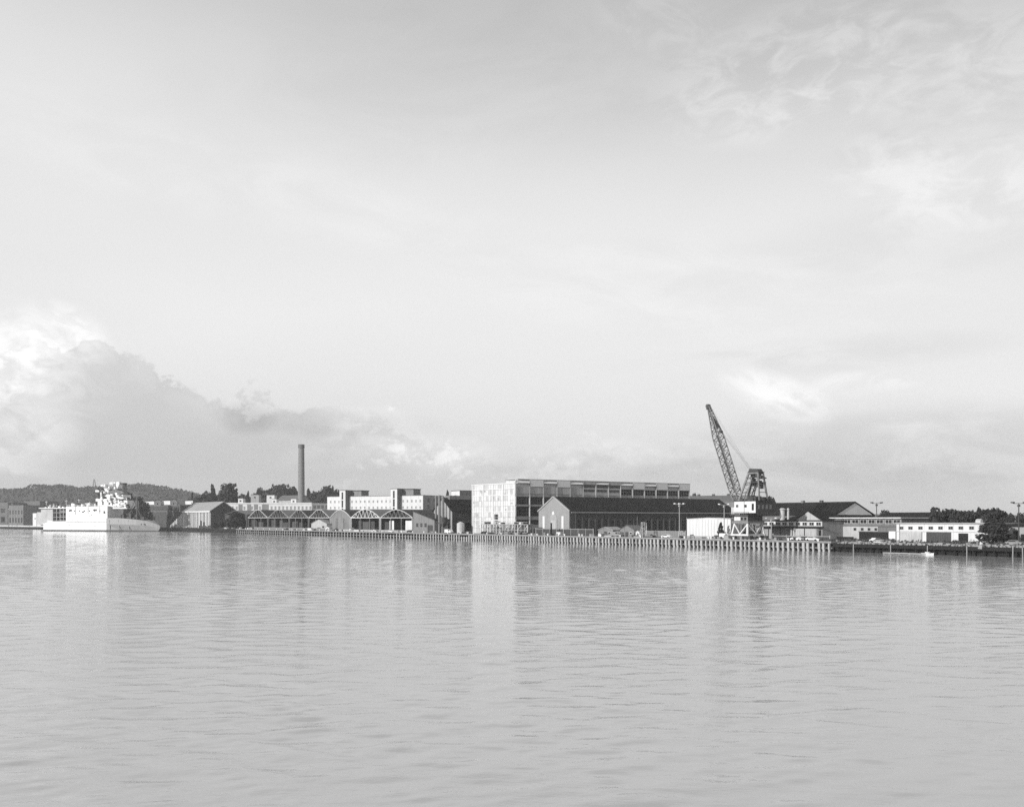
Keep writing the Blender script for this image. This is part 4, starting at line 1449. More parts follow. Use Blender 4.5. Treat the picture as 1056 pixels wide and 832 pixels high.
#CRANE
# ================================================================ portal crane
def crane():
    s0 = 4.0                                     # water side rail
    xc, dcn = at_s(771.0, s0)                    # corner of the portal nearest the camera
    xl, _ = at_s(755.3, s0)
    yb, _ = y_on(788.0, xc)
    gx, gy = xc - xl, yb - s0
    cx, cy = xc - gx / 2, s0 + gy / 2
    t = thing('portal_crane', 'tall lattice boom portal crane with white cab standing on the wharf', 'crane', (cx, cy, GZ))
    Z = lambda py, d_=dcn: zz(py, d_) - GZ
    hx, hy = gx / 2, gy / 2
    z0, z1 = Z(551.5), Z(539.6)
    # bogies and sill beams
    for sx in (-1, 1):
        for sy in (-1, 1):
            part('leg', MB().bar((sx * hx, sy * hy, z0 + .3), (sx * hx * .84, sy * hy * .84, z1), .6, .6), white, t)
            bo = part('bogie', MB().box(sx * hx - 1.5, sx * hx + 1.5, sy * hy - .45, sy * hy + .45, .55, z0 - .32), steel_dark, t)
            for k in (-1, 1):
                part('wheel', MB().tube((sx * hx + k * .85, sy * hy - .3, .42), (sx * hx + k * .85, sy * hy + .3, .42), .42, .42, 14), steel_grey, bo)
    for sy in (-1, 1):
        part('sill_beam', MB().box(-hx - .5, hx + .5, sy * hy - .35, sy * hy + .35, z0 - .3, z0 + .3), white, t)
        mb = MB()
        mb.bar((-hx * .86, sy * hy * .86, z1 - .2), (0, sy * hy, z0 + .3), .36)
        mb.bar((hx * .86, sy * hy * .86, z1 - .2), (0, sy * hy, z0 + .3), .36)
        part('brace', mb, white, t)
    for sx in (-1, 1):
        part('sill_beam', MB().box(sx * hx - .35, sx * hx + .35, -hy + .36, hy - .36, z0 - .3, z0 + .3), white, t)
        mb = MB()
        mb.bar((sx * hx * .86, -hy * .86, z1 - .2), (sx * hx, 0, z0 + .3), .36)
        mb.bar((sx * hx * .86, hy * .86, z1 - .2), (sx * hx, 0, z0 + .3), .36)
        part('brace', mb, white, t)
    # portal head
    za, zb = Z(539.5), Z(531.6)
    part('portal_head', MB().box(-hx - .3, hx + .2, -hy, hy, za, za + .75).box(-hx * .9, hx * .9, -hy * .9, hy * .9, za + .76, zb), steel_grey, t)
    part('head_plate', MB().box(-hx * .85, -hx * .05, -hy * .9 - .06, -hy * .9 - .003, za + 1.0, zb - .4), white, t)
    gear = MB()
    rg_ = random.Random(41)
    for k in range(46):
        a, b = rg_.uniform(-hx, hx), rg_.uniform(-hy, hy)
        w_ = rg_.uniform(.2, .8)
        gear.box(a, a + w_, b, b + w_, z0 + .32 if k % 3 else .5, (z0 + .32 if k % 3 else .5) + rg_.uniform(.3, 1.3))
    for k in range(14):
        a, b = rg_.uniform(-hx * .8, hx * .8), rg_.uniform(-hy * .8, hy * .8)
        gear.bar((a, b, z0 + .3), (a + rg_.uniform(-1.5, 1.5), b + rg_.uniform(-1.5, 1.5), z1 - .3), .18)
    part('portal_gear', gear, steel_dark, t)
    hd = part('head_side_shade', MB().box(hx * .9 + .002, hx * .9 + .08, -hy * .88, hy * .88, za + .8, zb - .05), steel_dark, t)  # shaded flank of the head, darkness put into its colour
    for k in range(2):
        window(t, 'front', hx * (.15 + .45 * k), -hy * .9, za + 1.1, hx * .26, zb - za - 1.7, steel_grey, black, 1, 1, 'opening', .1)
    part('gallery', MB().box(-hx * 1.15, hx * 1.25, -hy * 1.15, hy * 1.25, zb + .02, zb + .28), steel_dark, t)
    part('slew_ring', MB().tube((0, 0, zb + .29), (0, 0, zb + .9), hx * .82, hx * .82, 24), steel_dark, t)
    # rail round the gallery
    mb = MB()
    for sx, sy, ex, ey in ((-1.15, -1.15, 1.25, -1.15), (1.25, -1.15, 1.25, 1.25)):
        for zq in (.9, 1.35):
            mb.bar((sx * hx, sy * hy, zb + zq - .1), (ex * hx, ey * hy, zb + zq - .1), .07)
        for k in range(9):
            f = k / 8
            px_, py_ = hx * (sx + (ex - sx) * f), hy * (sy + (ey - sy) * f)
            mb.bar((px_, py_, zb + .28), (px_, py_, zb + 1.3), .06)
    part('railing', mb, steel_grey, t)
    # machinery house
    zf, zt = zb + .95, Z(516.8)
    hx1 = at_s(779.2, s0 - .3)[0] - cx
    hx0 = at_s(757.2, s0 - .3)[0] - cx
    hyf = -hy - .3
    hyb = y_on(796.5, cx + hx1)[0] - cy
    part('machinery_house', MB().box(hx0, hx1, hyf, hyb, zf, zt), white, t)
    part('house_side_shade', MB().box(hx1 + .003, hx1 + .06, hyf + .05, hyb, zf, zt - .02), steel_dark, t)  # dark slab paints the shade on the side away from the sun
    part('house_roof', MB().box(hx0 - .2, hx1 + .3, hyf - .2, hyb + .2, zt + .003, zt + .28), steel_dark, t)
    part('door', MB().box(hx1 - 1.7, hx1 - .75, hyf - .06, hyf - .003, zf + .9, zf + 3.2), black, t)
    window(t, 'front', (hx0 + hx1) / 2 + .4, hyf, zf + 2.0, .8, .8, steel_grey, glass, 1, 1)
    window(t, 'front', hx0 + 1.4, hyf, zf + 2.0, 1.0, .9, steel_pale, glass, 2, 1)
    part('downpipe', MB().box((hx0 + hx1) / 2 - .35, (hx0 + hx1) / 2 - .2, hyf - .12, hyf - .003, zf, zt), steel_grey, t)
    for k in range(4):
        part('louvre', MB().box(hx1 + .062, hx1 + .14, hyf + 1.2 + k * 2.0, hyf + 2.2 + k * 2.0, zf + 1.4, zt - 1.2), steel_grey, t)
    # operator's cab slung at the front corner
    cab = part('operator_cab', MB().box(hx0 - 1.6, hx0 - .003, hyf + .2, hyf + 2.4, zf - .4, zf + 2.0), steel_pale, t)
    part('pane', MB().box(hx0 - 1.66, hx0 - 1.602, hyf + .4, hyf + 2.2, zf + .6, zf + 1.8), glass, cab)
    # deck machinery on the roof
    mb = MB()
    rb = random.Random(3)
    zr_ = zt + .29
    for k in range(26):
        a, b = rb.uniform(hx0 + 1.5, hx1 - 1.2), rb.uniform(hyf + .5, hyb - 1.6)
        mb.box(a, a + rb.uniform(.5, 1.6), b, b + rb.uniform(.5, 1.8), zr_, zr_ + rb.uniform(.4, 1.7))
    part('winch_gear', mb, steel_dark, t)
    part('winch_drum', MB().tube((hx0 + 3, -1.4, zr_ + .9), (hx0 + 3, 1.4, zr_ + .9), .8, .8, 16), steel_grey, t)
    mb = MB()
    for zq in (.6, 1.15):
        mb.bar((hx0, hyf - .1, zr_ + zq), (hx1, hyf - .1, zr_ + zq), .06)
        mb.bar((hx1 + .2, hyf, zr_ + zq), (hx1 + .2, hyb, zr_ + zq), .06)
    for k in range(8):
        f = k / 7
        mb.bar((hx0 + (hx1 - hx0) * f, hyf - .1, zr_), (hx0 + (hx1 - hx0) * f, hyf - .1, zr_ + 1.2), .05)
    part('roof_railing', mb, steel_grey, t)
    # A frame
    ym = 0.0
    tx = at_s(779.0, cy)[0] - cx
    dA = at_s(779.0, cy)[1]
    zA = Z(488.0, dA)
    fx = at_s(766.0, cy)[0] - cx
    bx = at_s(787.5, cy)[0] - cx
    tfx = at_s(774.5, cy)[0] - cx
    tbx = at_s(784.5, cy)[0] - cx
    mb = MB()
    for sy in (-1, 1):
        yy, yt = sy * 2.2, sy * 1.3
        mb.bar((fx, yy, zr_ - .2), (tfx, yt, zA), .6)
        mb.bar((fx + 1.5, yy * .9, zr_), (tfx + 1.2, yt, zA - 3.2), .3)
        mb.bar((bx, yy, zr_ - .2), (tbx, yt, zA), .42)
        mb.bar((tfx, yt, zA), (tbx, yt, zA), .45)
        mx_ = [(fx + (tfx - fx) * f, zr_ + (zA - zr_) * f) for f in (.25, .5, .72)]
        nx_ = [(fx + 3.0 + (tfx - fx - .6) * f, zr_ + (zA - zr_) * f) for f in (.0, .38, .62, .85)]
        for (a, b), (c, e) in zip(nx_, nx_[1:]):
            mb.bar((a, yy * .8, b), (c, yy * .75, e), .3)
        for (a, b), (c, e), (c2, e2) in zip(mx_, nx_, nx_[1:]):
            mb.bar((a, yy * .85, b), (c, yy * .8, e), .2)
            mb.bar((a, yy * .85, b), (c2, yy * .8, e2), .2)
    for zq in (.3, .6, .85):
        mb.bar((fx + (tfx - fx) * zq, -2, zr_ + (zA - zr_) * zq), (fx + (tfx - fx) * zq, 2, zr_ + (zA - zr_) * zq), .25)
        mb.bar((bx + (tbx - bx) * zq, -2, zr_ + (zA - zr_) * zq), (bx + (tbx - bx) * zq, 2, zr_ + (zA - zr_) * zq), .25)
    part('mast', mb, steel_grey, t)
    mb = MB()
    mb.box(tfx - .8, tbx + .9, -1.8, 1.8, zA - 3.4, zA - 3.1).box(tfx - .4, tbx + .4, -1.5, 1.5, zA + .2, zA + .45)
    for k in range(15):
        a = rb.uniform(tfx - .6, tbx - .4); b = rb.uniform(-1.5, .6)
        z = rb.uniform(zA - 5.5, zA - .9)
        mb.box(a, a + rb.uniform(.8, 1.8), b, b + rb.uniform(.9, 1.6), z, z + rb.uniform(.7, 1.6))
    mb.box(tbx + .9, tbx + 2.2, -.5, .5, zA - 2.0, zA - 1.6)
    part('mast_head', mb, steel_dark, t)
    part('mast_cap', MB().prism([(tfx - .3, zA + .46), (tbx + .1, zA + .46), (tbx - .7, zA + 1.5), (tfx + .3, zA + 1.7)], 'y', -1.2, 1.2), steel_dark, t)
    for k in (-1, 1):
        part('sheave', MB().tube((tfx + .4, k * .9 - .12, zA + .4), (tfx + .4, k * .9 + .12, zA + .4), .85, .85, 16), steel_dark, t)
    # boom: box lattice leaning left along the quay
    ft, dF = at_s(760.8, cy)
    bt, dT = at_s(730.6, cy)
    P0 = Vector((ft - cx, 0, Z(515.0, dF)))
    P1 = Vector((bt - cx, 0, Z(418.2, dT)))
    ax = (P1 - P0).normalized()
    LB = (P1 - P0).length
    nx = Vector((0, 1, 0)); nn = ax.cross(nx).normalized()

    def sect(f):
        if f < .12:
            k = .55 + .45 * f / .12
        elif f < .66:
            k = 1.0
        else:
            k = 1.0 - .78 * (f - .66) / .34
        c = P0 + ax * (LB * f)
        wy, wn = 1.35 * (k if f > .12 else 1.0), 1.55 * k
        return [c + nx * (sy * wy) + nn * (sn * wn) for sy, sn in ((-1, -1), (1, -1), (1, 1), (-1, 1))]
    N = 22
    fr = [i / N for i in range(N + 1)]
    S_ = [sect(f) for f in fr]
    mb = MB()
    for a, b in zip(S_, S_[1:]):
        for k in range(4):
            mb.bar(a[k], b[k], .30)
    part('boom', mb, steel_grey, t)
    lace = MB()
    for i, (a, b) in enumerate(zip(S_, S_[1:])):
        for k in range(4):
            k2 = (k + 1) % 4
            if i % 2: lace.bar(a[k], b[k2], .14)
            else: lace.bar(a[k2], b[k], .14)
            if k % 2 == 0 or i % 2 == 0: lace.bar(a[k], a[k2], .15)
    part('boom_lacing', lace, steel_dark, t)
    # walkway ladder along the boom
    lm = MB()
    lm.bar(P0 + ax * 2, P0 + ax * (LB * .68), .35)
    part('boom_ladder', lm, steel_dark, t)
    e = P1
    part('boom_head', MB().box(e.x - .55, e.x + .55, -.6, .6, e.z - 1.5, e.z + .3), steel_dark, t)
    part('head_sheave', MB().tube((e.x - .3, -.5, e.z - .2), (e.x - .3, .5, e.z - .2), .8, .8, 16), steel_grey, t)
    # short strut and sheave block behind the boom head
    at_b = lambda px, py: Vector((at_s(px, cy)[0] - cx, 0, Z(py, at_s(px, cy)[1])))
    q0, q1, q2, q3 = at_b(735.0, 430), at_b(741.6, 440.5), at_b(738.6, 441.5), at_b(737.0, 436)
    mb = MB()
    mb.prism([(q0.x, q0.z), (q1.x, q1.z), (q2.x, q2.z), (q3.x, q3.z)], 'y', -.45, .45)
    mb.bar(q2, at_b(739.0, 443.0), .5)
    part('boom_strut', mb, steel_dark, t)
    hb = at_b(743.6, 445.2)
    part('sheave_block', MB().tube((hb.x, -.45, hb.z), (hb.x, .45, hb.z), .55, .55, 14), steel_dark, t)
    cb = MB()
    top_ = Vector((tfx + .4, 0, zA + .9))
    for yy in (-.9, -.35, .35, .9):
        o = Vector((0, yy, 0))
        cb.tube(top_ + o, hb + o * .4, .025, .025, 5)
        cb.tube(hb + o * .4, q0 + Vector((0, yy * .4, .2)), .03, .03, 5)
    part('pendant_cable', cb, steel_grey, t)
    hc = MB()
    for yy in (-.5, .5):
        hc.tube(Vector((hx0 + 3, yy, zr_ + 1.4)), top_ + Vector((0, yy, -.3)), .03, .03, 5)
        hc.tube(top_ + Vector((0, yy, -.6)), P1 + Vector((.2, yy * .6, .5)), .022, .022, 5)
        hc.tube(Vector((tbx, yy, zA)), Vector((hx1 - .6, yy * 4, zr_)), .05, .05, 5)
    part('hoist_cable', hc, steel_dark, t)
    return t


crane()

#SHIP
# ================================================================ ship at the left
def ship():
    d, phi = 880.0, 112.0
    x, y = at_d(110, d)
    t = thing('ship', 'big pale naval ship with a blank bright side and cluttered bridge, moored at left', 'ship', (x, y, 0), math.radians(145 - phi))
    a = math.radians(phi)

    def u_of(px):                        # distance along the ship for a column
        al = (px - 528) / F
        X = (110 - 528) / F * d
        return (al * d - X) / (math.sin(a) - al * math.cos(a))

    def z_at(py, px):
        return zz(py, d + u_of(px) * math.cos(a))
    B = 9.5
    st = []                               # stations: u, half beam, deck height
    for px, hb, py in ((51, .72, 536), (56, .92, 536), (64, 1.0, 537.5), (90, 1.0, 537), (118, 1.0, 534), (132, .94, 534.2), (146, .72, 535.6), (155, .44, 537), (161, .2, 539.5), (165, .02, 542)):
        st.append((u_of(px), B * hb, z_at(py, px)))
    rings = []
    for u, hb, zd in st:
        wl = .99 if u < u_of(120) else .62
        ring = [(u, -hb, zd), (u, -hb * .99, zd * .55), (u - (2 if u > 20 else 0), -hb * wl, 0.4), (u - (3 if u > 20 else 0), -hb * wl * .8, -2), (u - (3 if u > 20 else 0), hb * wl * .8, -2),
                (u - (2 if u > 20 else 0), hb * wl, 0.4), (u, hb * .99, zd * .55), (u, hb, zd)]
        rings.append(ring)
    iw = 5
    hull = part('hull', MB().loft(rings[:iw]), hull_white, t)
    part('bow', MB().loft(rings[iw - 1:]), hull_grey, t)  # shade of the bow turning from the sun, put into darker grey
    mb = MB()
    rr2 = []
    for u, hb, zd in st:
        wl = 1.0 if u < u_of(120) else .66
        o = 2 if u > 20 else 0
        rr2.append([(u - o, -hb * wl - .12, 1.3), (u - o, -hb * wl - .05, -1), (u - o, hb * wl + .05, -1), (u - o, hb * wl + .12, 1.3)])
    part('boot_top', MB().loft(rr2), steel_dark, t)
    ub = lambda px, py0, py1, px1, y0_, y1_: (u_of(px), u_of(px1), y0_, y1_, z_at(py1, (px + px1) / 2), z_at(py0, (px + px1) / 2))
    # flush midship block, aft block and recess with decks
    blk = MB().box(*ub(76.5, 522.2, 538.5, 119, -B * .985, B * .985))
    part('midship_house', blk, hull_white, t)
    part('aft_house', MB().box(*ub(50.5, 525.3, 538.5, 62.5, -B * .93, B * .9)).box(*ub(43, 528, 541, 50.4, -B * .55, B * .5)), mat('aft_paint', .42, .6, .3, .15, .4), t)
    for py in (528.8, 533.5, 537.0):
        part('deck', MB().box(*ub(62.6, py - .5, py, 75.5, -B * .9, B * .9)), hull_grey, t)
    part('recess_wall', MB().box(*ub(62.6, 524.5, 538.2, 75.5, -B * .35, B * .8)), steel_grey, t)
    for px in (66, 69.5, 73):
        part('stanchion', MB().bar((u_of(px), -B * .86, z_at(538, px)), (u_of(px), -B * .86, z_at(524.5, px)), .35), steel_pale, t)
    part('upper_deck', MB().box(*ub(48, 523.6, 524.4, 75.8, -B * .92, B * .9)), hull_white, t)
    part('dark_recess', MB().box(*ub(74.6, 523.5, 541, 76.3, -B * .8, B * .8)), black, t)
    # clutter along the upper decks
    rb = random.Random(12)
    mb = MB(); mk = MB()
    for i in range(120):
        px = rb.uniform(47, 121)
        base = 523.5 if px < 76 else 522.0
        w = rb.uniform(.4, 2.4); h = rb.uniform(.5, 3.0) * (1 if rb.random() < .9 else 1.8)
        u = u_of(px); y_ = rb.uniform(-B * .8, B * .3)
        (mb if rb.random() < .6 else mk).box(u, u + w, y_, y_ + rb.uniform(.6, 2), z_at(base, px), z_at(base, px) + h)
    part('deck_locker', mb, hull_white, t)
    part('deck_gear', mk, steel_dark, t)
    rl = MB()
    for k in range(30):
        px = 77 + k * 1.42
        rl.bar((u_of(px), -B * .95, z_at(522.2, px)), (u_of(px), -B * .95, z_at(520.6, px)), .12)
    for py in (521.4, 520.6):
        rl.bar((u_of(77), -B * .95, z_at(py, 77)), (u_of(118.5), -B * .95, z_at(py, 118.5)), .12)
    part('railing', rl, hull_white, t)
    for k in range(7):
        px = 80 + 5.2 * k
        part('port_hole', MB().box(u_of(px) - .6, u_of(px) + .6, -B * .985 - .06, -B * .985 + .02, z_at(527.5, px), z_at(526.2, px)), steel_dark, t)
    # bridge
    bh = part('bridge', MB().box(*ub(107.5, 514.4, 522, 122, -B * .8, B * .8)).box(*ub(108.5, 503.5, 514.3, 118.5, -B * .6, B * .6)).box(*ub(118.6, 510.3, 514.3, 131, -B * .5, B * .5)), hull_white, t)
    for k in range(4):
        px = 110 + 2.2 * k
        part('bridge_window', MB().box(u_of(px), u_of(px + 1.3), -B * .6 - .08, -B * .6 + .02, z_at(509.5, px), z_at(507.2, px)), black, bh)
    part('wing', MB().box(*ub(104.6, 505.5, 507.4, 108.4, -B * .75, -B * .2)).box(*ub(105, 514.3, 517, 107.4, -B * .75, -B * .2)), hull_white, bh)
    part('after_house', MB().box(*ub(122.1, 516, 524.5, 137, -B * .7, B * .7)), hull_white, t)
    part('funnel', MB().tube((u_of(127.5), 0, z_at(516, 127)), (u_of(127.8), 0, z_at(500, 127)), 3.3, 2.5, 18), steel_grey, t)
    part('funnel_cap', MB().tube((u_of(127.8), 0, z_at(499.95, 127)), (u_of(127.8), 0, z_at(498, 127)), 2.7, 2.7, 18), steel_dark, t)
    mb = MB()
    u0 = u_of(116.5)
    for sx in (-1, 1):
        for sy in (-1, 1):
            mb.bar((u0 + sx * 1.6, sy * 1.6, z_at(503.4, 116)), (u0 + sx * .4, sy * .4, z_at(497.0, 116)), .35)
    for py in (501.5, 499.3):
        mb.box(u0 - 2.2, u0 + 2.2, -2, 2, z_at(py, 116), z_at(py - .5, 116))
    mb.bar((u0, 0, z_at(497, 116)), (u0, 0, z_at(494.8, 116)), .25)
    part('mast', mb, hull_white, t)
    part('radar', MB().box(u0 - 3.4, u0 + 3.0, -.4, .4, z_at(498.4, 116), z_at(497.2, 116)), hull_white, t)
    part('radar', MB().box(u_of(121), u_of(124), -1.2, 1.2, z_at(500.5, 122), z_at(497.0, 122)), hull_white, t)
    part('radar', MB().box(u_of(131.5), u_of(138), -.3, .3, z_at(499.6, 135), z_at(498.8, 135)), steel_grey, t)
    mb = MB()
    rb = random.Random(31)
    for k in range(40):
        px = rb.uniform(106, 138)
        py = rb.uniform(503, 522) if px < 128 else rb.uniform(514, 524)
        w, h = rb.uniform(.5, 2.2), rb.uniform(.5, 1.8)
        u = u_of(px)
        mb.box(u, u + w, -B * .82 - rb.uniform(0, .8), -B * .55, z_at(py, px), z_at(py, px) + h)
    part('bridge_gear', mb, steel_dark, t)
    for k in range(42):
        px = rb.uniform(109, 137)
        py = rb.uniform(500, 520) if px < 128 else rb.uniform(514, 523)
        w, h = rb.uniform(.6, 2.6), rb.uniform(.5, 2.2)
        u = u_of(px)
        part('bridge_fitting', MB().box(u, u + w, -B * .84 - rb.uniform(0, .8), -B * .5, z_at(py, px), z_at(py, px) + h), hull_white, t)
    st_ = MB()
    for k in range(18):                              # plating doublers and stains along the flush side
        px = rb.uniform(78, 118); py = rb.uniform(524, 543)
        w, h = rb.uniform(.4, 1.8), rb.uniform(.2, .8)
        yy = -B * .985 if py < 536 else -B
        st_.box(u_of(px), u_of(px) + w, yy - .07, yy + .3, z_at(py, px), z_at(py, px) + h)
    part('plating', st_, hull_grey, t)
    for px in (86.3, 99, 111):
        part('side_ladder', MB().box(u_of(px), u_of(px) + .55, -B * .985 - .12, -B * .985 - .02, z_at(531 if px < 90 else 529.5, px), z_at(522.4, px)), steel_grey, t)
    for px, py, w, h in ((80, 527.2, 3.0, 1.6), (93, 528.6, 2.2, 1.2), (104.5, 526.8, 4.2, 1.5), (115, 529.5, 2.0, 2.2)):
        part('hull_door', MB().box(u_of(px), u_of(px) + w, -B * .985 - .05, -B * .985 + .02, z_at(py, px), z_at(py, px) + h), steel_dark, t)
    part('belt', MB().box(u_of(77), u_of(118.5), -B - .12, -B * .99, z_at(538.6, 98), z_at(538.1, 98)), hull_grey, t)
    for px, dx_, dz_ in ((53, -14, -9), (120, 9, -6), (150, 26, -7)):
        part('mooring_line', MB().tube((u_of(px), -B * .5, z_at(537, px)), (u_of(px) + dx_, B * 2.2, z_at(537, px) + dz_), .09, .09, 5), steel_dark, t)
    ss_ = MB()
    for px, py0, py1 in ((50.5, 523.5, 516.5), (58, 523.5, 519), (71, 523.5, 515.5), (84, 522, 514.5), (95, 522, 517.5)):
        ss_.bar((u_of(px), -B * .3, z_at(py0, px)), (u_of(px), -B * .3, z_at(py1, px)), .35)
        ss_.bar((u_of(px) - 1.6, -B * .3, z_at(py1 + 1.2, px)), (u_of(px) + 1.6, -B * .3, z_at(py1 + 1.2, px)), .25)
    part('king_post', ss_, steel_pale, t)
    part('side_opening', MB().box(*ub(66, 529, 538.4, 72, -B * .36, -B * .34)), steel_dark, t)
    # boats in davits
    for px in (124.5, 130.5):
        rings = []
        for f, w in ((-1, .1), (-.6, .75), (0, 1), (.6, .75), (1, .1)):
            u = u_of(px) + f * 2.9
            rings.append([(u, -B * .86 - w, 0 + z_at(521, px)), (u, -B * .86 - w * .6, z_at(521, px) - 1.2), (u, -B * .86 + w * .6, z_at(521, px) - 1.2), (u, -B * .86 + w, z_at(521, px))])
        part('lifeboat', MB().loft(rings), hull_white, t)
    # fore deck: dark derrick, slanting ramp, windlass
    mb = MB()
    mb.bar((u_of(131), -B * .2, z_at(534, 131)), (u_of(143), -B * .2, z_at(520, 143)), .8)
    mb.bar((u_of(140), -B * .2, z_at(516, 140)), (u_of(147.5), -B * .2, z_at(533.5, 148)), .6)
    mb.bar((u_of(143), -B * .2, z_at(535, 143)), (u_of(143), -B * .2, z_at(513, 143)), 1.0)
    mb.bar((u_of(143), -B * .2, z_at(513, 143)), (u_of(137), -B * .2, z_at(524, 137)), .3)
    part('derrick', mb, steel_dark, t)
    mb = MB()
    for k in range(20):
        px = rb.uniform(125, 150)
        u = u_of(px)
        mb.box(u, u + rb.uniform(1, 3), rb.uniform(-6, 0), rb.uniform(0, 4), z_at(535.5, px), z_at(535.5, px) + rb.uniform(1.5, 6) * (1 if px < 142 else .45))
    part('windlass', mb, steel_dark, t)
    for k in range(2):
        part('anchor', MB().box(u_of(150) + k * 3, u_of(150) + k * 3 + .8, -B * .62, -B * .5, z_at(541, 150), z_at(540, 150)), steel_dark, t)
    for px in (121, 130, 139):
        part('hull_rib', MB().bar((u_of(px), -B * (1.0 if px < 125 else .95 if px < 135 else .83), z_at(536, px)), (u_of(px), -B * (.9 if px < 125 else .83 if px < 135 else .7), z_at(546, px)), .5), hull_grey, t)
    return t


ship()

#TREES
# ================================================================ trees
def crown_mesh(seed, h, r, lobes, n, leaf, shape='round'):
    rt = random.Random(seed)
    mb = MB(); mb.open = True
    L = []
    for i in range(lobes):
        f = rt.uniform(.25, .95)
        if shape == 'cone':
            rad = r * (1.05 - f) * 1.0
            cr = r * (.45 * (1.05 - f) + .12)
        else:
            rad = r * .6 * math.sqrt(max(0, 1 - ((f - .45) / .55) ** 2)) * math.sqrt(rt.uniform(.15, 1))
            cr = r * rt.uniform(.34, .5)
        a = rt.uniform(0, 6.28)
        L.append((Vector((math.cos(a) * rad, math.sin(a) * rad, h * f)), cr))
    for i in range(n):
        c, cr = L[rt.randrange(len(L))]
        v = Vector((rt.gauss(0, 1), rt.gauss(0, 1), rt.gauss(0, 1))).normalized() * cr * rt.uniform(.55, 1.05)
        p = c + Vector((v.x, v.y, v.z * .85))
        if p.z < h * .12: continue
        q = leaf * rt.uniform(.6, 1.3)
        nrm = (v.normalized() + Vector((rt.gauss(0, .7), rt.gauss(0, .7), rt.gauss(0, .7)))).normalized()
        b = nrm.orthogonal().normalized()
        b.rotate(Matrix.Rotation(rt.uniform(0, 6.28), 3, nrm))
        e = nrm.cross(b)
        b, e = b * q, e * q * .75
        mb.poly([p - b - e * .5, p + b * .3 - e, p + b + e * .4, p - b * .4 + e])
    # bring the crown to its nominal size: radius r, from 0.1 h to h
    xs = [v[0] for v in mb.v]; ys = [v[1] for v in mb.v]; zs = [v[2] for v in mb.v]
    if shape != 'cone':
        xs.sort(); ys.sort()
        k = len(xs) // 30
        xs, ys = xs[k:-k], ys[k:-k]
    sx, sy = 1.8 * r / (max(xs) - min(xs)), 1.8 * r / (max(ys) - min(ys))
    sz_ = .92 * h / (max(zs) - min(zs))
    mx, my, mz = (max(xs) + min(xs)) / 2, (max(ys) + min(ys)) / 2, min(zs)
    mb.v = [((a - mx) * sx, (c - my) * sy, .08 * h + (d_ - mz) * sz_) for a, c, d_ in mb.v]
    return mb


def trunk_mesh(h, r, seed=0):
    rt = random.Random(seed)
    mb = MB().tube((0, 0, -.2), (0, 0, h * .55), r, r * .6, 8)
    for k in range(5):
        a = k * 1.3 + rt.uniform(0, .6)
        z = h * rt.uniform(.22, .5)
        mb.tube((0, 0, z), (math.cos(a) * h * .22, math.sin(a) * h * .22, z + h * rt.uniform(.15, .3)), r * .42, r * .12, 6)
    return mb


PROTO = []
for i, (shape, lobes, nl, leaf, m_) in enumerate((('round', 26, 2200, .5, leaf_a), ('round', 30, 2300, .48, leaf_b), ('cone', 30, 1800, .42, leaf_a), ('round', 20, 2000, .55, leaf_a))):
    cm = crown_mesh(40 + i, 10.0, 5.0 if shape != 'cone' else 3.2, lobes, nl, leaf, shape).mesh('crown', m_)
    tm = trunk_mesh(10.0, .38, i).mesh('trunk', bark)
    PROTO.append((cm, tm))


def tree(px, d, top_py, wpx, kind, label, group='trees', bot=GZ - .05, s=None):
    if s is not None:
        x, d = at_s(px, s); y = s
    else:
        x, y = at_d(px, d)
    h = zz(top_py, d) - bot
    wd = wpx * d / F
    t = thing(('conifer_tree' if kind == 2 else 'broadleaf_tree'), label, 'tree', (x, y, bot), random.uniform(0, 6.28), group)
    rp_ = 5.0 if kind != 2 else 3.2
    sc = (wd / (2 * rp_) * 1.12, wd / (2 * rp_) * 1.12, h / 10.0)
    c = link('crown', PROTO[kind][0], t)
    k = link('trunk', PROTO[kind][1], t)
    for o in (c, k):
        o.scale = sc
    return t


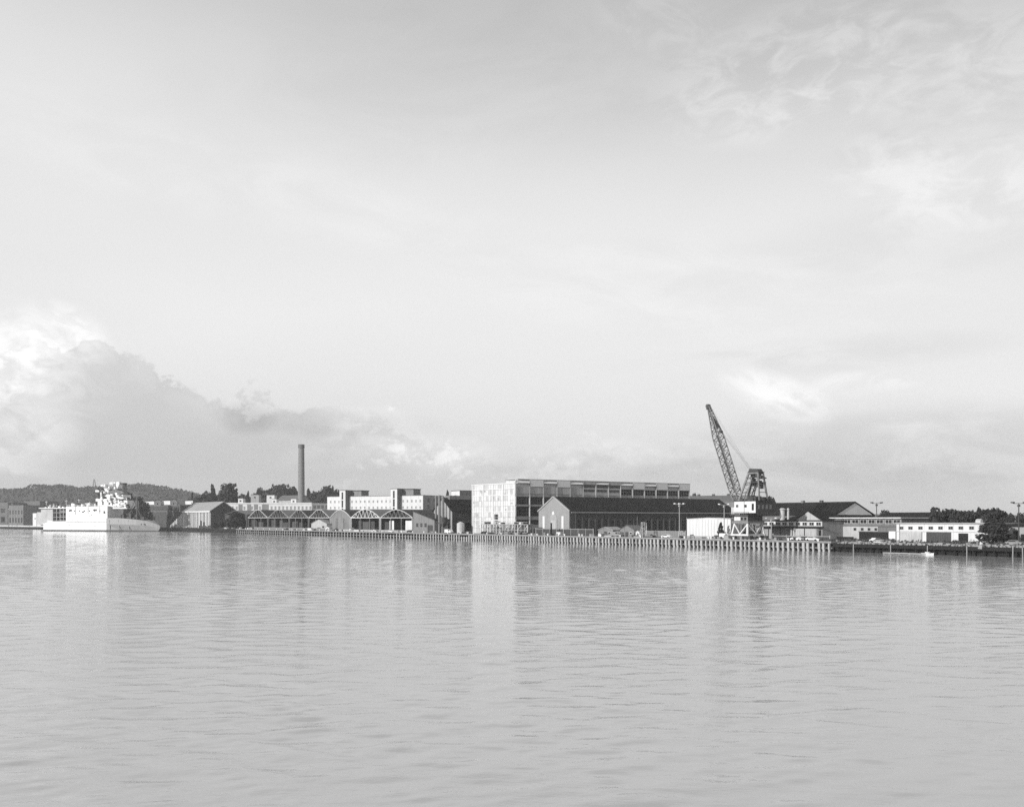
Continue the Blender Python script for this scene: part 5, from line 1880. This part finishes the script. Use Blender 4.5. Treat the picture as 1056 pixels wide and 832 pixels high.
TREES = [
    (219, 1050, 498.5, 14, 2, 'pointed tall tree left of the bigger round tree, above the slatted shed'),
    (236, 1000, 497.2, 21, 0, 'biggest round dark tree on the left skyline, above the slatted shed'),
    (226, 1080, 506, 14, 1, 'lower tree filling the gap between the two tall left trees'),
    (206, 1120, 509, 14, 1, 'small round tree left of the pointed tall tree'),
    (198, 1130, 505.5, 5, 2, 'thin small tree on the hill slope above the white huts'),
    (249, 1040, 511, 12, 1, 'low tree just right of the biggest round tree'),
    (256, 1000, 505.5, 6, 2, 'narrow spiky tree left of the square lift houses'),
    (262, 1010, 507.5, 9, 3, 'small dark tree behind the pale square lift house'),
    (268, 1000, 501.5, 10, 3, 'dark tree rising between the two lift houses'),
    (281, 1000, 498.5, 17, 1, 'tall rounded tree behind the flat white lift house'),
    (290, 1000, 498.3, 20, 0, 'broad domed tree left of the chimney'),
    (301, 1010, 500.5, 12, 3, 'bushy tree touching the left edge of the chimney'),
    (272, 1020, 504.5, 13, 1, 'low rounded tree between the lift houses'),
    (252, 1060, 508.5, 12, 3, 'low dark tree left of the narrow spiky tree'),
    (295, 1040, 502.5, 16, 3, 'dark tree behind the broad domed tree by the chimney'),
    (331, 1010, 504.0, 13, 1, 'rounded tree between the chimney trees and the tallest tree'),
    (241, 1030, 504.5, 13, 3, 'dark tree overlapping the right side of the biggest round tree'),
    (214, 1090, 505.5, 12, 3, 'dark rounded tree at the left foot of the pointed tall tree'),
    (318, 1000, 503, 10, 2, 'dark spiky tree touching the right edge of the chimney'),
    (325, 980, 505.8, 14, 0, 'dark bushy tree second right of the chimney'),
    (338, 960, 499.8, 17, 0, 'tallest dark tree between chimney and barracks'),
    (346, 950, 503.5, 13, 3, 'rounded dark tree behind the left end of the barracks'),
    (427, 900, 504, 9, 3, 'small dark tree behind the barracks penthouse at right'),
    (432, 900, 505.5, 8, 1, 'tiny tree at the right end of the barracks roof'),
    (461.5, 800, 504.8, 7, 2, 'pointed dark tree left of the small stair tower'),
    (715, 700, 507.5, 7, 3, 'small dark tree at the right end of the checkered workshop'),
    (786, 520, 511.5, 12, 0, 'dark round tree right behind the crane mast'),
    (795.5, 520, 510.8, 12, 3, 'dark tree just right of the crane house'),
    (775, 540, 512.5, 13, 3, 'dark tree half hidden behind the crane mast foot'),
    (912.5, 560, 525.3, 11, 0, 'domed dark tree showing above the long black roof'),
    (966.5, 322, 522.0, 14, 3, 'leftmost black tree above the white building roof'),
    (978, 324, 524.0, 18, 0, 'broad black tree second from left above the white building'),
    (988, 320, 525.0, 14, 3, 'dark low tree third from left above the white building'),
    (998, 322, 525.6, 14, 0, 'round dark tree above the rooftop vent of the white building'),
    (1009.5, 325, 522.3, 11, 2, 'pointed black tree between rounded ones at right'),
    (1015, 312, 529.5, 12, 1, 'low paler bush left of the tall conifer at right'),
    (1024, 326, 523.0, 20, 0, 'tallest rounded dark tree behind the conifer at right'),
    (1034, 326, 526.0, 14, 3, 'dark tree behind and right of the conifer'),
    (1041, 322, 528.2, 9, 3, 'small dark tree left of the right edge lamp post'),
    (972.5, 330, 524.5, 12, 1, 'dark tree between the two leftmost black trees at right'),
    (983, 332, 523.8, 13, 3, 'dark tree behind the broad black tree at right'),
    (993, 330, 526.0, 13, 0, 'low dark tree left of the rooftop vent at right'),
    (1003.5, 330, 525.0, 13, 1, 'dark tree right of the rooftop vent at right'),
    (1017.5, 330, 524.5, 14, 3, 'dark tree left of the tallest rounded tree at right'),
    (1029.5, 330, 525.0, 15, 0, 'dark tree just right of the tallest rounded tree at right'),
    (1053, 320, 528.0, 11, 0, 'rounded dark tree at the right edge behind the lamp post'),
]
for px, d, tp, w, k, lab in TREES:
    d = d + 160 if 245 < px < 350 else d
    tree(px, d, tp, w, k, lab, 'trees behind the yard')
tree(243, 0, 527.5, 14, 0, 'dark round tree in front of the slatted shed gable', 'trees on the quay', s=9)
tree(231, 0, 535, 9, 1, 'small bushy tree against the slatted shed gable', 'trees on the quay', s=10)
tree(743.5, 0, 538.0, 9, 2, 'small dark conifer in front of the white warehouse', 'trees on the quay', s=9.5)
tree(1023.5, 0, 535.0, 21, 3, 'big round dark tree standing before the right end of the white building', 'trees on the quay', s=16)
tree(1025, 0, 531.5, 9, 2, 'pointed dark conifer behind the big round tree at right', 'trees on the quay', s=18)
tree(1044, 0, 550, 8, 0, 'low dark bush in front of the grey house doorways', 'trees on the quay', s=20)
for px, d, tp, w, lab in ((3, 1500, 520, 14, 'leftmost grey tree in the yard behind the pier'), (16, 1480, 523, 13, 'grey tree second from the left edge behind the pier'), (27, 1460, 522, 12, 'grey tree left of the pale container house'),
                          (133, 945, 507, 10, 'dark tree right behind the ship funnel'), (142, 940, 511.5, 14, 'tall dark tree above the ship fore deck'), (148.5, 935, 517, 13, 'dark low tree above the ship bow')):
    tree(px, d, tp, w, 1 if px < 100 else 0, lab, 'trees near the ship')

#LEFTYARD
# ---- yard behind the pier at far left
for (a, b, ytop, d, val, lab) in ((-40, 8, 518.5, 1420, .13, 'leftmost dull grey workshop behind the pier'), (9, 24, 521.0, 1400, .16, 'narrow grey workshop between trees behind the pier'),
                                  (25, 41, 516.8, 1430, .13, 'wide grey workshop behind the pale container house')):
    ww = front_w(a, b, d, 120)
    t, h = simple_block('yard_workshop', lab, 'building', b, d, 120, ww, 30, zz(ytop, d), mat('yard_wall_%d' % a, val, .9, .3, .12, .4), roof_grey)
    t['group'] = 'workshops behind the pier'
    n_ = 5
    for k in range(n_):
        window(t, 'front', -ww * (k + .5) / n_, 0, h * .55, ww / n_ * .5, h * .2, concrete, glass, 2, 2)
        window(t, 'front', -ww * (k + .5) / n_, 0, h * .12, ww / n_ * .4, h * .25, concrete_dark, black, 2, 1, 'doorway')
d = 1075
ww = front_w(33.8, 42, d, 118)
t, h = simple_block('container_house', 'pale boxy site house on the pier left of the ship stern', 'hut', 42, d, 118, ww, 6, zz(529.2, d), white, roof_pale)
for k in range(2):
    window(t, 'front', -ww * (.3 + .4 * k), 0, h * .55, 1.2, 1.4, concrete, glass, 1, 2)
part('post', MB().box(-ww * .52, -ww * .48, -.2, -.01, 0, h), concrete, t)
for px, top, d, lab in ((9, 525, 1080, 'leftmost pale mast on the pier'), (12.5, 520, 1120, 'pale mast with a lamp on the pier'), (17.5, 527, 1085, 'short pale post third from left on the pier')):
    x, y = at_d(px, d)
    p = thing('mast_pole', lab, 'pole', (x, y, 3), 0, 'masts on the pier')
    hh = zz(top, d) - 3
    part('pole', MB().tube((0, 0, 0), (0, 0, hh), .35, .25, 8), concrete, p)
    part('lamp_head', MB().box(-.9, .9, -.4, .4, hh + .002, hh + .8), steel_pale, p)
# pylon on the ridge
d = 2560
x, y = at_d(97.2, d)
zb = hill_z(97) - 6
p = thing('pylon', 'small lattice pylon standing on the wooded ridge above the ship', 'pylon', (x, y, zb))
ht = zz(494, d) - zb
mb = MB()
for sx in (-1, 1):
    for sy in (-1, 1):
        mb.bar((sx * 4, sy * 4, 0), (sx * 1, sy * 1, ht), .8)
part('tower', mb, steel_grey, p)
part('crossarm', MB().box(-6, 6, -.5, .5, ht - 1.5, ht - .5).box(-4, 4, -.5, .5, ht - 7, ht - 6), steel_grey, p)

#SMALL
# ================================================================ quay furniture
def lamp_post(px, s, top, label, arms=2, pale=True, flat=False):
    x, d = at_s(px, s)
    h = zz(top, d) - GZ
    t = thing('lamp_post', label, 'lamp post', (x, s, GZ), 0, 'lamp posts in the yard')
    m_ = concrete if pale else steel_dark
    part('pole', MB().tube((0, 0, 0), (0, 0, h), .2, .13, 10), m_, t)
    wd = 1.7
    a = math.radians(55)                         # arms stand across the view
    c, s_ = math.cos(a), math.sin(a)
    part('arm', MB().bar((-wd * c, -wd * s_, h - .1), (wd * c, wd * s_, h - .1), .14), m_, t)
    for k in ((-1, 1) if arms == 2 else (-1, 0, 1)):
        part('lamp_head', MB().box(k * wd * c - .42, k * wd * c + .42, k * wd * s_ - .35, k * wd * s_ + .35, h - .02, h + .35), white if pale else steel_dark, t)
    part('junction_box', MB().box(-.3, .3, -.3, .3, h - 1.0, h - .45), m_, t)
    return t


lamp_post(700.6, 10, 519.6, 'tall pale lamp post in front of the brick shed, left of the white warehouse', 3)
lamp_post(746.8, 10, 520.2, 'pale lamp post in front of the white warehouse beside the crane', 2)
lamp_post(904, 45, 518.6, 'dark two armed lamp post above the long black roof', 2, False)
lamp_post(1050.6, 14, 518.6, 'dark lamp post at the right edge in front of the grey house', 2, False)
lamp_post(795.5, 12, 534.5, 'short pale post with lamps just right of the crane legs', 2)


def car(loc, rz, m_, label, kind='car'):
    t = thing('parked_car' if kind == 'car' else 'parked_van', label, kind, loc, rz, 'vehicles parked along the quay')
    if kind == 'car':
        body = [(-2.2, .35), (2.2, .35), (2.25, .72), (2.1, .86), (1.1, .95), (.55, 1.42), (-1.1, 1.45), (-1.75, .98), (-2.2, .92), (-2.28, .6)]
        w = .86
        gl = [(-1.55, .98), (.98, .98), (.5, 1.36), (-1.05, 1.38)]
    else:
        body = [(-2.6, .4), (2.5, .4), (2.6, .9), (2.4, 1.2), (1.9, 1.35), (1.4, 2.1), (-2.5, 2.15), (-2.62, .8)]
        w = .98
        gl = [(.3, 1.3), (1.7, 1.3), (1.3, 1.95), (.3, 1.95)]
    part('body', MB().prism(body, 'y', -w, w), m_, t)
    part('side_windows', MB().prism(gl, 'y', -w - .02, w + .02), glass, t)
    for sx in (-1.4, 1.4):
        for sy in (-1, 1):
            part('wheel', MB().tube((sx, sy * (w - .12), .34), (sx, sy * (w + .05), .34), .34, .34, 14), rubber, t)
    for sy in (-1, 1):
        part('headlight', MB().box(body[2][0] - .02, body[2][0] + .03, sy * .6 - .15, sy * .6 + .15, .62, .78), steel_pale, t)
    return t


CARS = [(463, 8.5, 'W', 'white parked van below the dark roofed shed', 'van', 0.1), (447, 8.5, 'G', 'grey parked car in front of the lean to building', 'car', .05), (484, 9, 'D', 'dark parked car near the left corner of the pale workshop', 'car', 0),
        (500, 9, 'D', 'dark parked car beneath the pipe rack left end', 'car', .1), (624, 9, 'W', 'white parked car left of the small gabled hut', 'car', .1), (636, 8, 'G', 'grey parked van before the small gabled hut', 'van', 0),
        (688, 8, 'W', 'white parked car left of the tall pale lamp post', 'car', .0), (741, 8, 'D', 'dark parked car before the white warehouse', 'car', 0), (749, 8, 'W', 'white parked van between warehouse and crane leg', 'van', 0),
        (822, 9, 'W', 'white parked car in front of the low grey building', 'car', 0), (838, 12, 'W', 'white parked car at the right end of the low grey building', 'car', .2), (904, 10, 'W', 'white parked car before the open garage', 'car', 1.4),
        (404, 9, 'W', 'white parked car inside the rightmost truss shed front', 'car', .2), (423, 8, 'D', 'dark parked car right of the white truss shed panel', 'car', 0),
        (1046, 10, 'G', 'pale grey parked car by the lamp post at the right edge', 'car', .1)]
for px, s, c, lab, kd, rz in CARS:
    x, _ = at_s(px, s)
    z = GZ - .04
    if px > 857 and s < 9.2: z = 2.6
    if px <= 857 and s < 9: z = GZ
    car((x, s, z), rz, {'W': chrome_white, 'G': car_grey, 'D': car_dark}[c], lab, kd)


# pipe rack in front of the pale workshop
def pipe_rack():
    S = 11.0
    x0, d0 = at_s(496.5, S); x1, d1 = at_s(545, S)
    W = x1 - x0
    t = thing('pipe_rack', 'long low trestle with posts and rails in front of the pale workshop', 'trestle', (x1, S, GZ))
    zt, zm = zz(540.4, d1) - GZ, zz(546.5, d1) - GZ
    part('top_deck', MB().box(-W, 0, -.6, 3.0, zt - .3, zt), concrete, t)
    part('lower_beam', MB().box(-W, 0, -.5, -.2, zm - .25, zm), concrete, t)
    part('rail', MB().box(-W, 0, -.55, -.45, zt + .9, zt + 1.0), steel_pale, t)
    n_ = 15
    for i in range(n_ + 1):
        x = -W + W * i / n_
        x = max(-W + .25, min(-.25, x))
        part('post', MB().bar((x, -.35, 0), (x, -.35, zt - .3), .4), concrete_white if i % 3 == 0 else concrete, t)
        part('post', MB().bar((x, 2.6, 0), (x, 2.6, zt - .3), .4), concrete_dark, t)
        if i < n_ and i % 2 == 0:
            part('brace', MB().bar((x, -.35, zm), (x + W / n_, -.35, zt - .35), .22), concrete_white, t)
    rb = random.Random(6)
    for i in range(10):
        u = rb.uniform(-W + 1, -2)
        part('crate', MB().box(u, u + rb.uniform(.8, 2), .2, 1.6, zt + .002, zt + rb.uniform(.6, 1.5)), rb.choice([white, concrete, steel_dark]), t)
    return t


pipe_rack()

# black stack standing before the pale gable
x, d = at_s(568.5, 10)
p = thing('black_stack', 'slim black upright stack standing before the pale gable of the brick shed', 'stack', (x, 10, GZ))
h = zz(539.8, d) - GZ
part('shaft', MB().tube((0, 0, 0), (0, 0, h), .42, .36, 12), black, p)
part('cap', MB().tube((0, 0, h + .002), (0, 0, h + .3), .5, .5, 12), black, p)
part('foot', MB().box(-.9, .9, -.9, .9, 0, .8), steel_dark, p)


# yard fence
def fence(pxl, pxr, s, hh, label, m_):
    x0, _ = at_s(pxl, s); x1, _ = at_s(pxr, s)
    W = x1 - x0
    t = thing('yard_fence', label, 'fence', (x1, s, GZ), 0, 'yard fences')
    part('panel', MB().box(-W, 0, -.04, .04, .15, hh), m_, t)
    n_ = max(4, int(W / 5))
    for i in range(n_ + 1):
        part('post', MB().box(-W * i / n_ - .1, -W * i / n_ + .1, -.14, -.045, 0, hh + .3), steel_pale if i % 4 == 0 else concrete, t)
    part('top_rail', MB().box(-W, 0, -.1, -.041, hh - .2, hh), concrete, t)


fence(657, 707, 16, 2.6, 'long grey fence before the dark brick wall left of the white warehouse', sheet_grey)
fence(546, 612, 15, 3.0, 'dull fence along the foot of the pale gable', sheet_dark)
fence(797, 856, 13, 1.6, 'low dark fence before the low grey building', sheet_dark)
fence(262, 340, 10, 1.6, 'low pale fence along the quay below the left truss sheds', sheet_grey)
fence(352, 424, 9.5, 1.2, 'low pale fence along the quay below the arched sheds', sheet_pale)


# small huts and sheds on the quay
def hut(pxl, pxr, s, ez, rz_, label, wm, rm, dep=6):
    x0, d0 = at_s(pxl, s); x1, d1 = at_s(pxr, s)
    W = x1 - x0
    t = thing('quay_hut', label, 'hut', (x1, s, GZ), 0, 'small huts on the quay')
    e, r = zz(ez, d1) - GZ, zz(rz_, d1) - GZ
    part('wall', gable_wall(-W, 0, 0, dep, 0, e, r, 'y'), wm, t)
    part('roof', gable_roof(-W, 0, 0, dep, e, r, 'y', .3, .15), rm, t)
    part('door', MB().box(-W * .6, -W * .4, -.06, -.003, 0, min(2.1, e * .8)), steel_dark, t)
    window(t, 'front', -W * .22, 0, e * .4, W * .14, e * .3, white, glass, 1, 1)
    return t


hut(639, 654, 10, 546.5, 541.8, 'small grey gabled hut on the quay before the brick shed', sheet_grey, roof_grey)
hut(617, 632, 11, 546.5, 543.5, 'low grey hut left of the small gabled hut', sheet_grey, roof_pale)
hut(655.5, 659.5, 8, 548.5, 547.2, 'little white booth right of the small gabled hut', white, roof_pale, 2)
hut(634, 639, 8, 549, 548, 'little white booth left of the small gabled hut', white, roof_pale, 2)
hut(383, 388, 8, 547, 546, 'narrow white booth beneath the right truss sheds', white, roof_pale, 2)
hut(335.5, 339.5, 8, 544, 543, 'tall white booth left of the solid arched shed', white, roof_pale, 2)
hut(321, 337, 11, 540, 535.5, 'grey pointed hut under the fourth truss shed', sheet_pale, roof_pale)
hut(290.5, 293.5, 8, 546.3, 545.4, 'white booth beneath the second truss shed', white, roof_pale, 2)
hut(312, 314.5, 8, 546, 545, 'white booth beneath the third truss shed', white, roof_pale, 2)
hut(230.5, 234, 8, 544.8, 543.8, 'white booth at the quay below the slatted shed gable', white, roof_pale, 2)
hut(359.8, 362.3, 8, 545.5, 544.5, 'slim white booth between solid arched shed and white lattice shed', white, roof_pale, 2)

# mobile access towers by the lamp post
for px, s, top, lab in ((703, 8, 547.5, 'pale stepped frame just right of the tall lamp post'), (664, 9, 538.5, 'slender light scaffold before the brick wall'), (512, 8, 543, 'dark braced frame under the pipe rack')):
    x, d = at_s(px, s)
    h = zz(top, d) - GZ
    p = thing('scaffold', lab, 'scaffold', (x, s, GZ), .3, 'scaffolds on the quay')
    for sx in (-1, 1):
        for sy in (-1, 1):
            part('leg', MB().bar((sx, sy * .7, 0), (sx * .8, sy * .6, h), .16), steel_pale if px != 512 else steel_dark, p)
    mb = MB()
    for k in range(1, 4):
        z = h * k / 3.2
        mb.bar((-1, -.7, z), (1, -.7, z), .12).bar((-1, .7, z), (1, .7, z), .12).bar((-1, -.7, z - h / 3.4), (1, -.7, z), .1)
    part('brace', mb, concrete, p)
    part('platform', MB().box(-.95, .95, -.7, .7, h + .002, h + .12), timber_pale, p)

# bollards along the quay edge
bm1 = MB().tube((0, 0, 0), (0, 0, .75), .28, .24, 12).tube((0, 0, .751), (0, 0, 1.0), .42, .36, 12)
bmesh_ = bm1.mesh('bollard', chrome_white)
x = QM - 6
k = 0
while x > QL + 5:
    o = link('bollard', bmesh_)
    o.location = (x, 1.4, GZ)
    tag(o, 'squat white mooring bollard on the edge of the long wharf', 'bollard', 'white bollards along the wharf edge')
    x -= 12.0
# crates, drums, pallets: pale and dark goods scattered along the quay
rq = random.Random(77)
goods = []
for i in range(64):
    px = rq.uniform(246, 856)
    s = rq.uniform(2.6, 7.0)
    goods.append((px, s, rq.random(), rq.uniform(.6, 1.7), rq.uniform(.6, 1.8)))
for i in range(22):
    goods.append((rq.uniform(862, 1054), rq.uniform(2.5, 8), rq.random(), rq.uniform(.5, 1.3), rq.uniform(.4, 1.2)))
MATN = [('white', white), ('pale grey', concrete), ('dark', steel_dark), ('grey', steel_grey)]
for px, s, k, w, h in goods:
    x, d = at_s(px, s)
    cn, m_ = MATN[int(k * 4)]
    zb = 2.6 if px > 857 else GZ
    if k * 4 % 1 < .55:
        t = thing('crate', cn + ' wooden crate standing among other goods along the quay edge', 'crate', (x, s, zb), rq.uniform(0, 1.5), cn + ' crates on the quay')
        part('box', MB().box(-w, w, -w * .7, w * .7, 0, h), m_, t)
        mb = MB()
        for z in (.05, h - .2):
            mb.box(-w - .04, w + .04, -w * .7 - .06, -w * .7 - .002, z, z + .15)
        part('batten', mb, timber_pale, t)
    else:
        mb = MB().tube((0, 0, 0), (0, 0, 1.1), .42, .42, 12).tube((0, 0, .35), (0, 0, .42), .45, .45, 12).tube((0, 0, .75), (0, 0, .82), .45, .45, 12)
        single('oil_drum', mb, m_, (x, s, zb), cn + ' round drum standing among other goods along the quay edge', 'drum', cn + ' drums on the quay')


# small boats below the timber wharf
def skiff(px, dpt, length, hgt, label, m_, cabin):
    x, y = at_d(px, dpt)
    t = thing('small_boat', label, 'boat', (x, y, 0), math.radians(-6), 'boats below the timber wharf')
    rings = []
    for f, w in ((-1, .75), (-.5, 1), (0, 1.05), (.5, .85), (.8, .5), (1, .05)):
        u = f * length / 2
        b = w * length * .13
        sh = hgt * (1 + .25 * max(0, f))
        rings.append([(u, -b, sh), (u - .1, -b * .75, -.15), (u - .1, b * .75, -.15), (u, b, sh)])
    part('hull', MB().loft(rings), m_, t)
    part('gunwale', MB().box(-length * .48, length * .3, -length * .135 - .04, -length * .12, hgt - .12, hgt + .06), steel_pale, t)
    if cabin:
        part('cabin', MB().box(-length * .2, length * .12, -length * .08, length * .08, hgt + .002, hgt + .35), m_, t)
    else:
        part('thwart', MB().box(-.2, .2, -length * .1, length * .1, hgt + .01, hgt + .08), timber_pale, t)
    return t


x_, dq = at_s(957, -1.8)
skiff(957, dq, 4.0, .5, 'small white open boat moored below the timber wharf', white, True)
x_, dq2 = at_s(934, -1.4)
x, y = at_d(934, dq2)
p = thing('float_stage', 'long low grey floating stage left of the small white boat', 'float', (x, y, 0))
part('deck', MB().box(-7, 7, -.9, .9, .1, .4), timber_pale, p)
for k in (-5, -1.7, 1.7, 5):
    part('drum', MB().tube((k, -.8, .02), (k, .8, .02), .3, .3, 12), steel_grey, p)
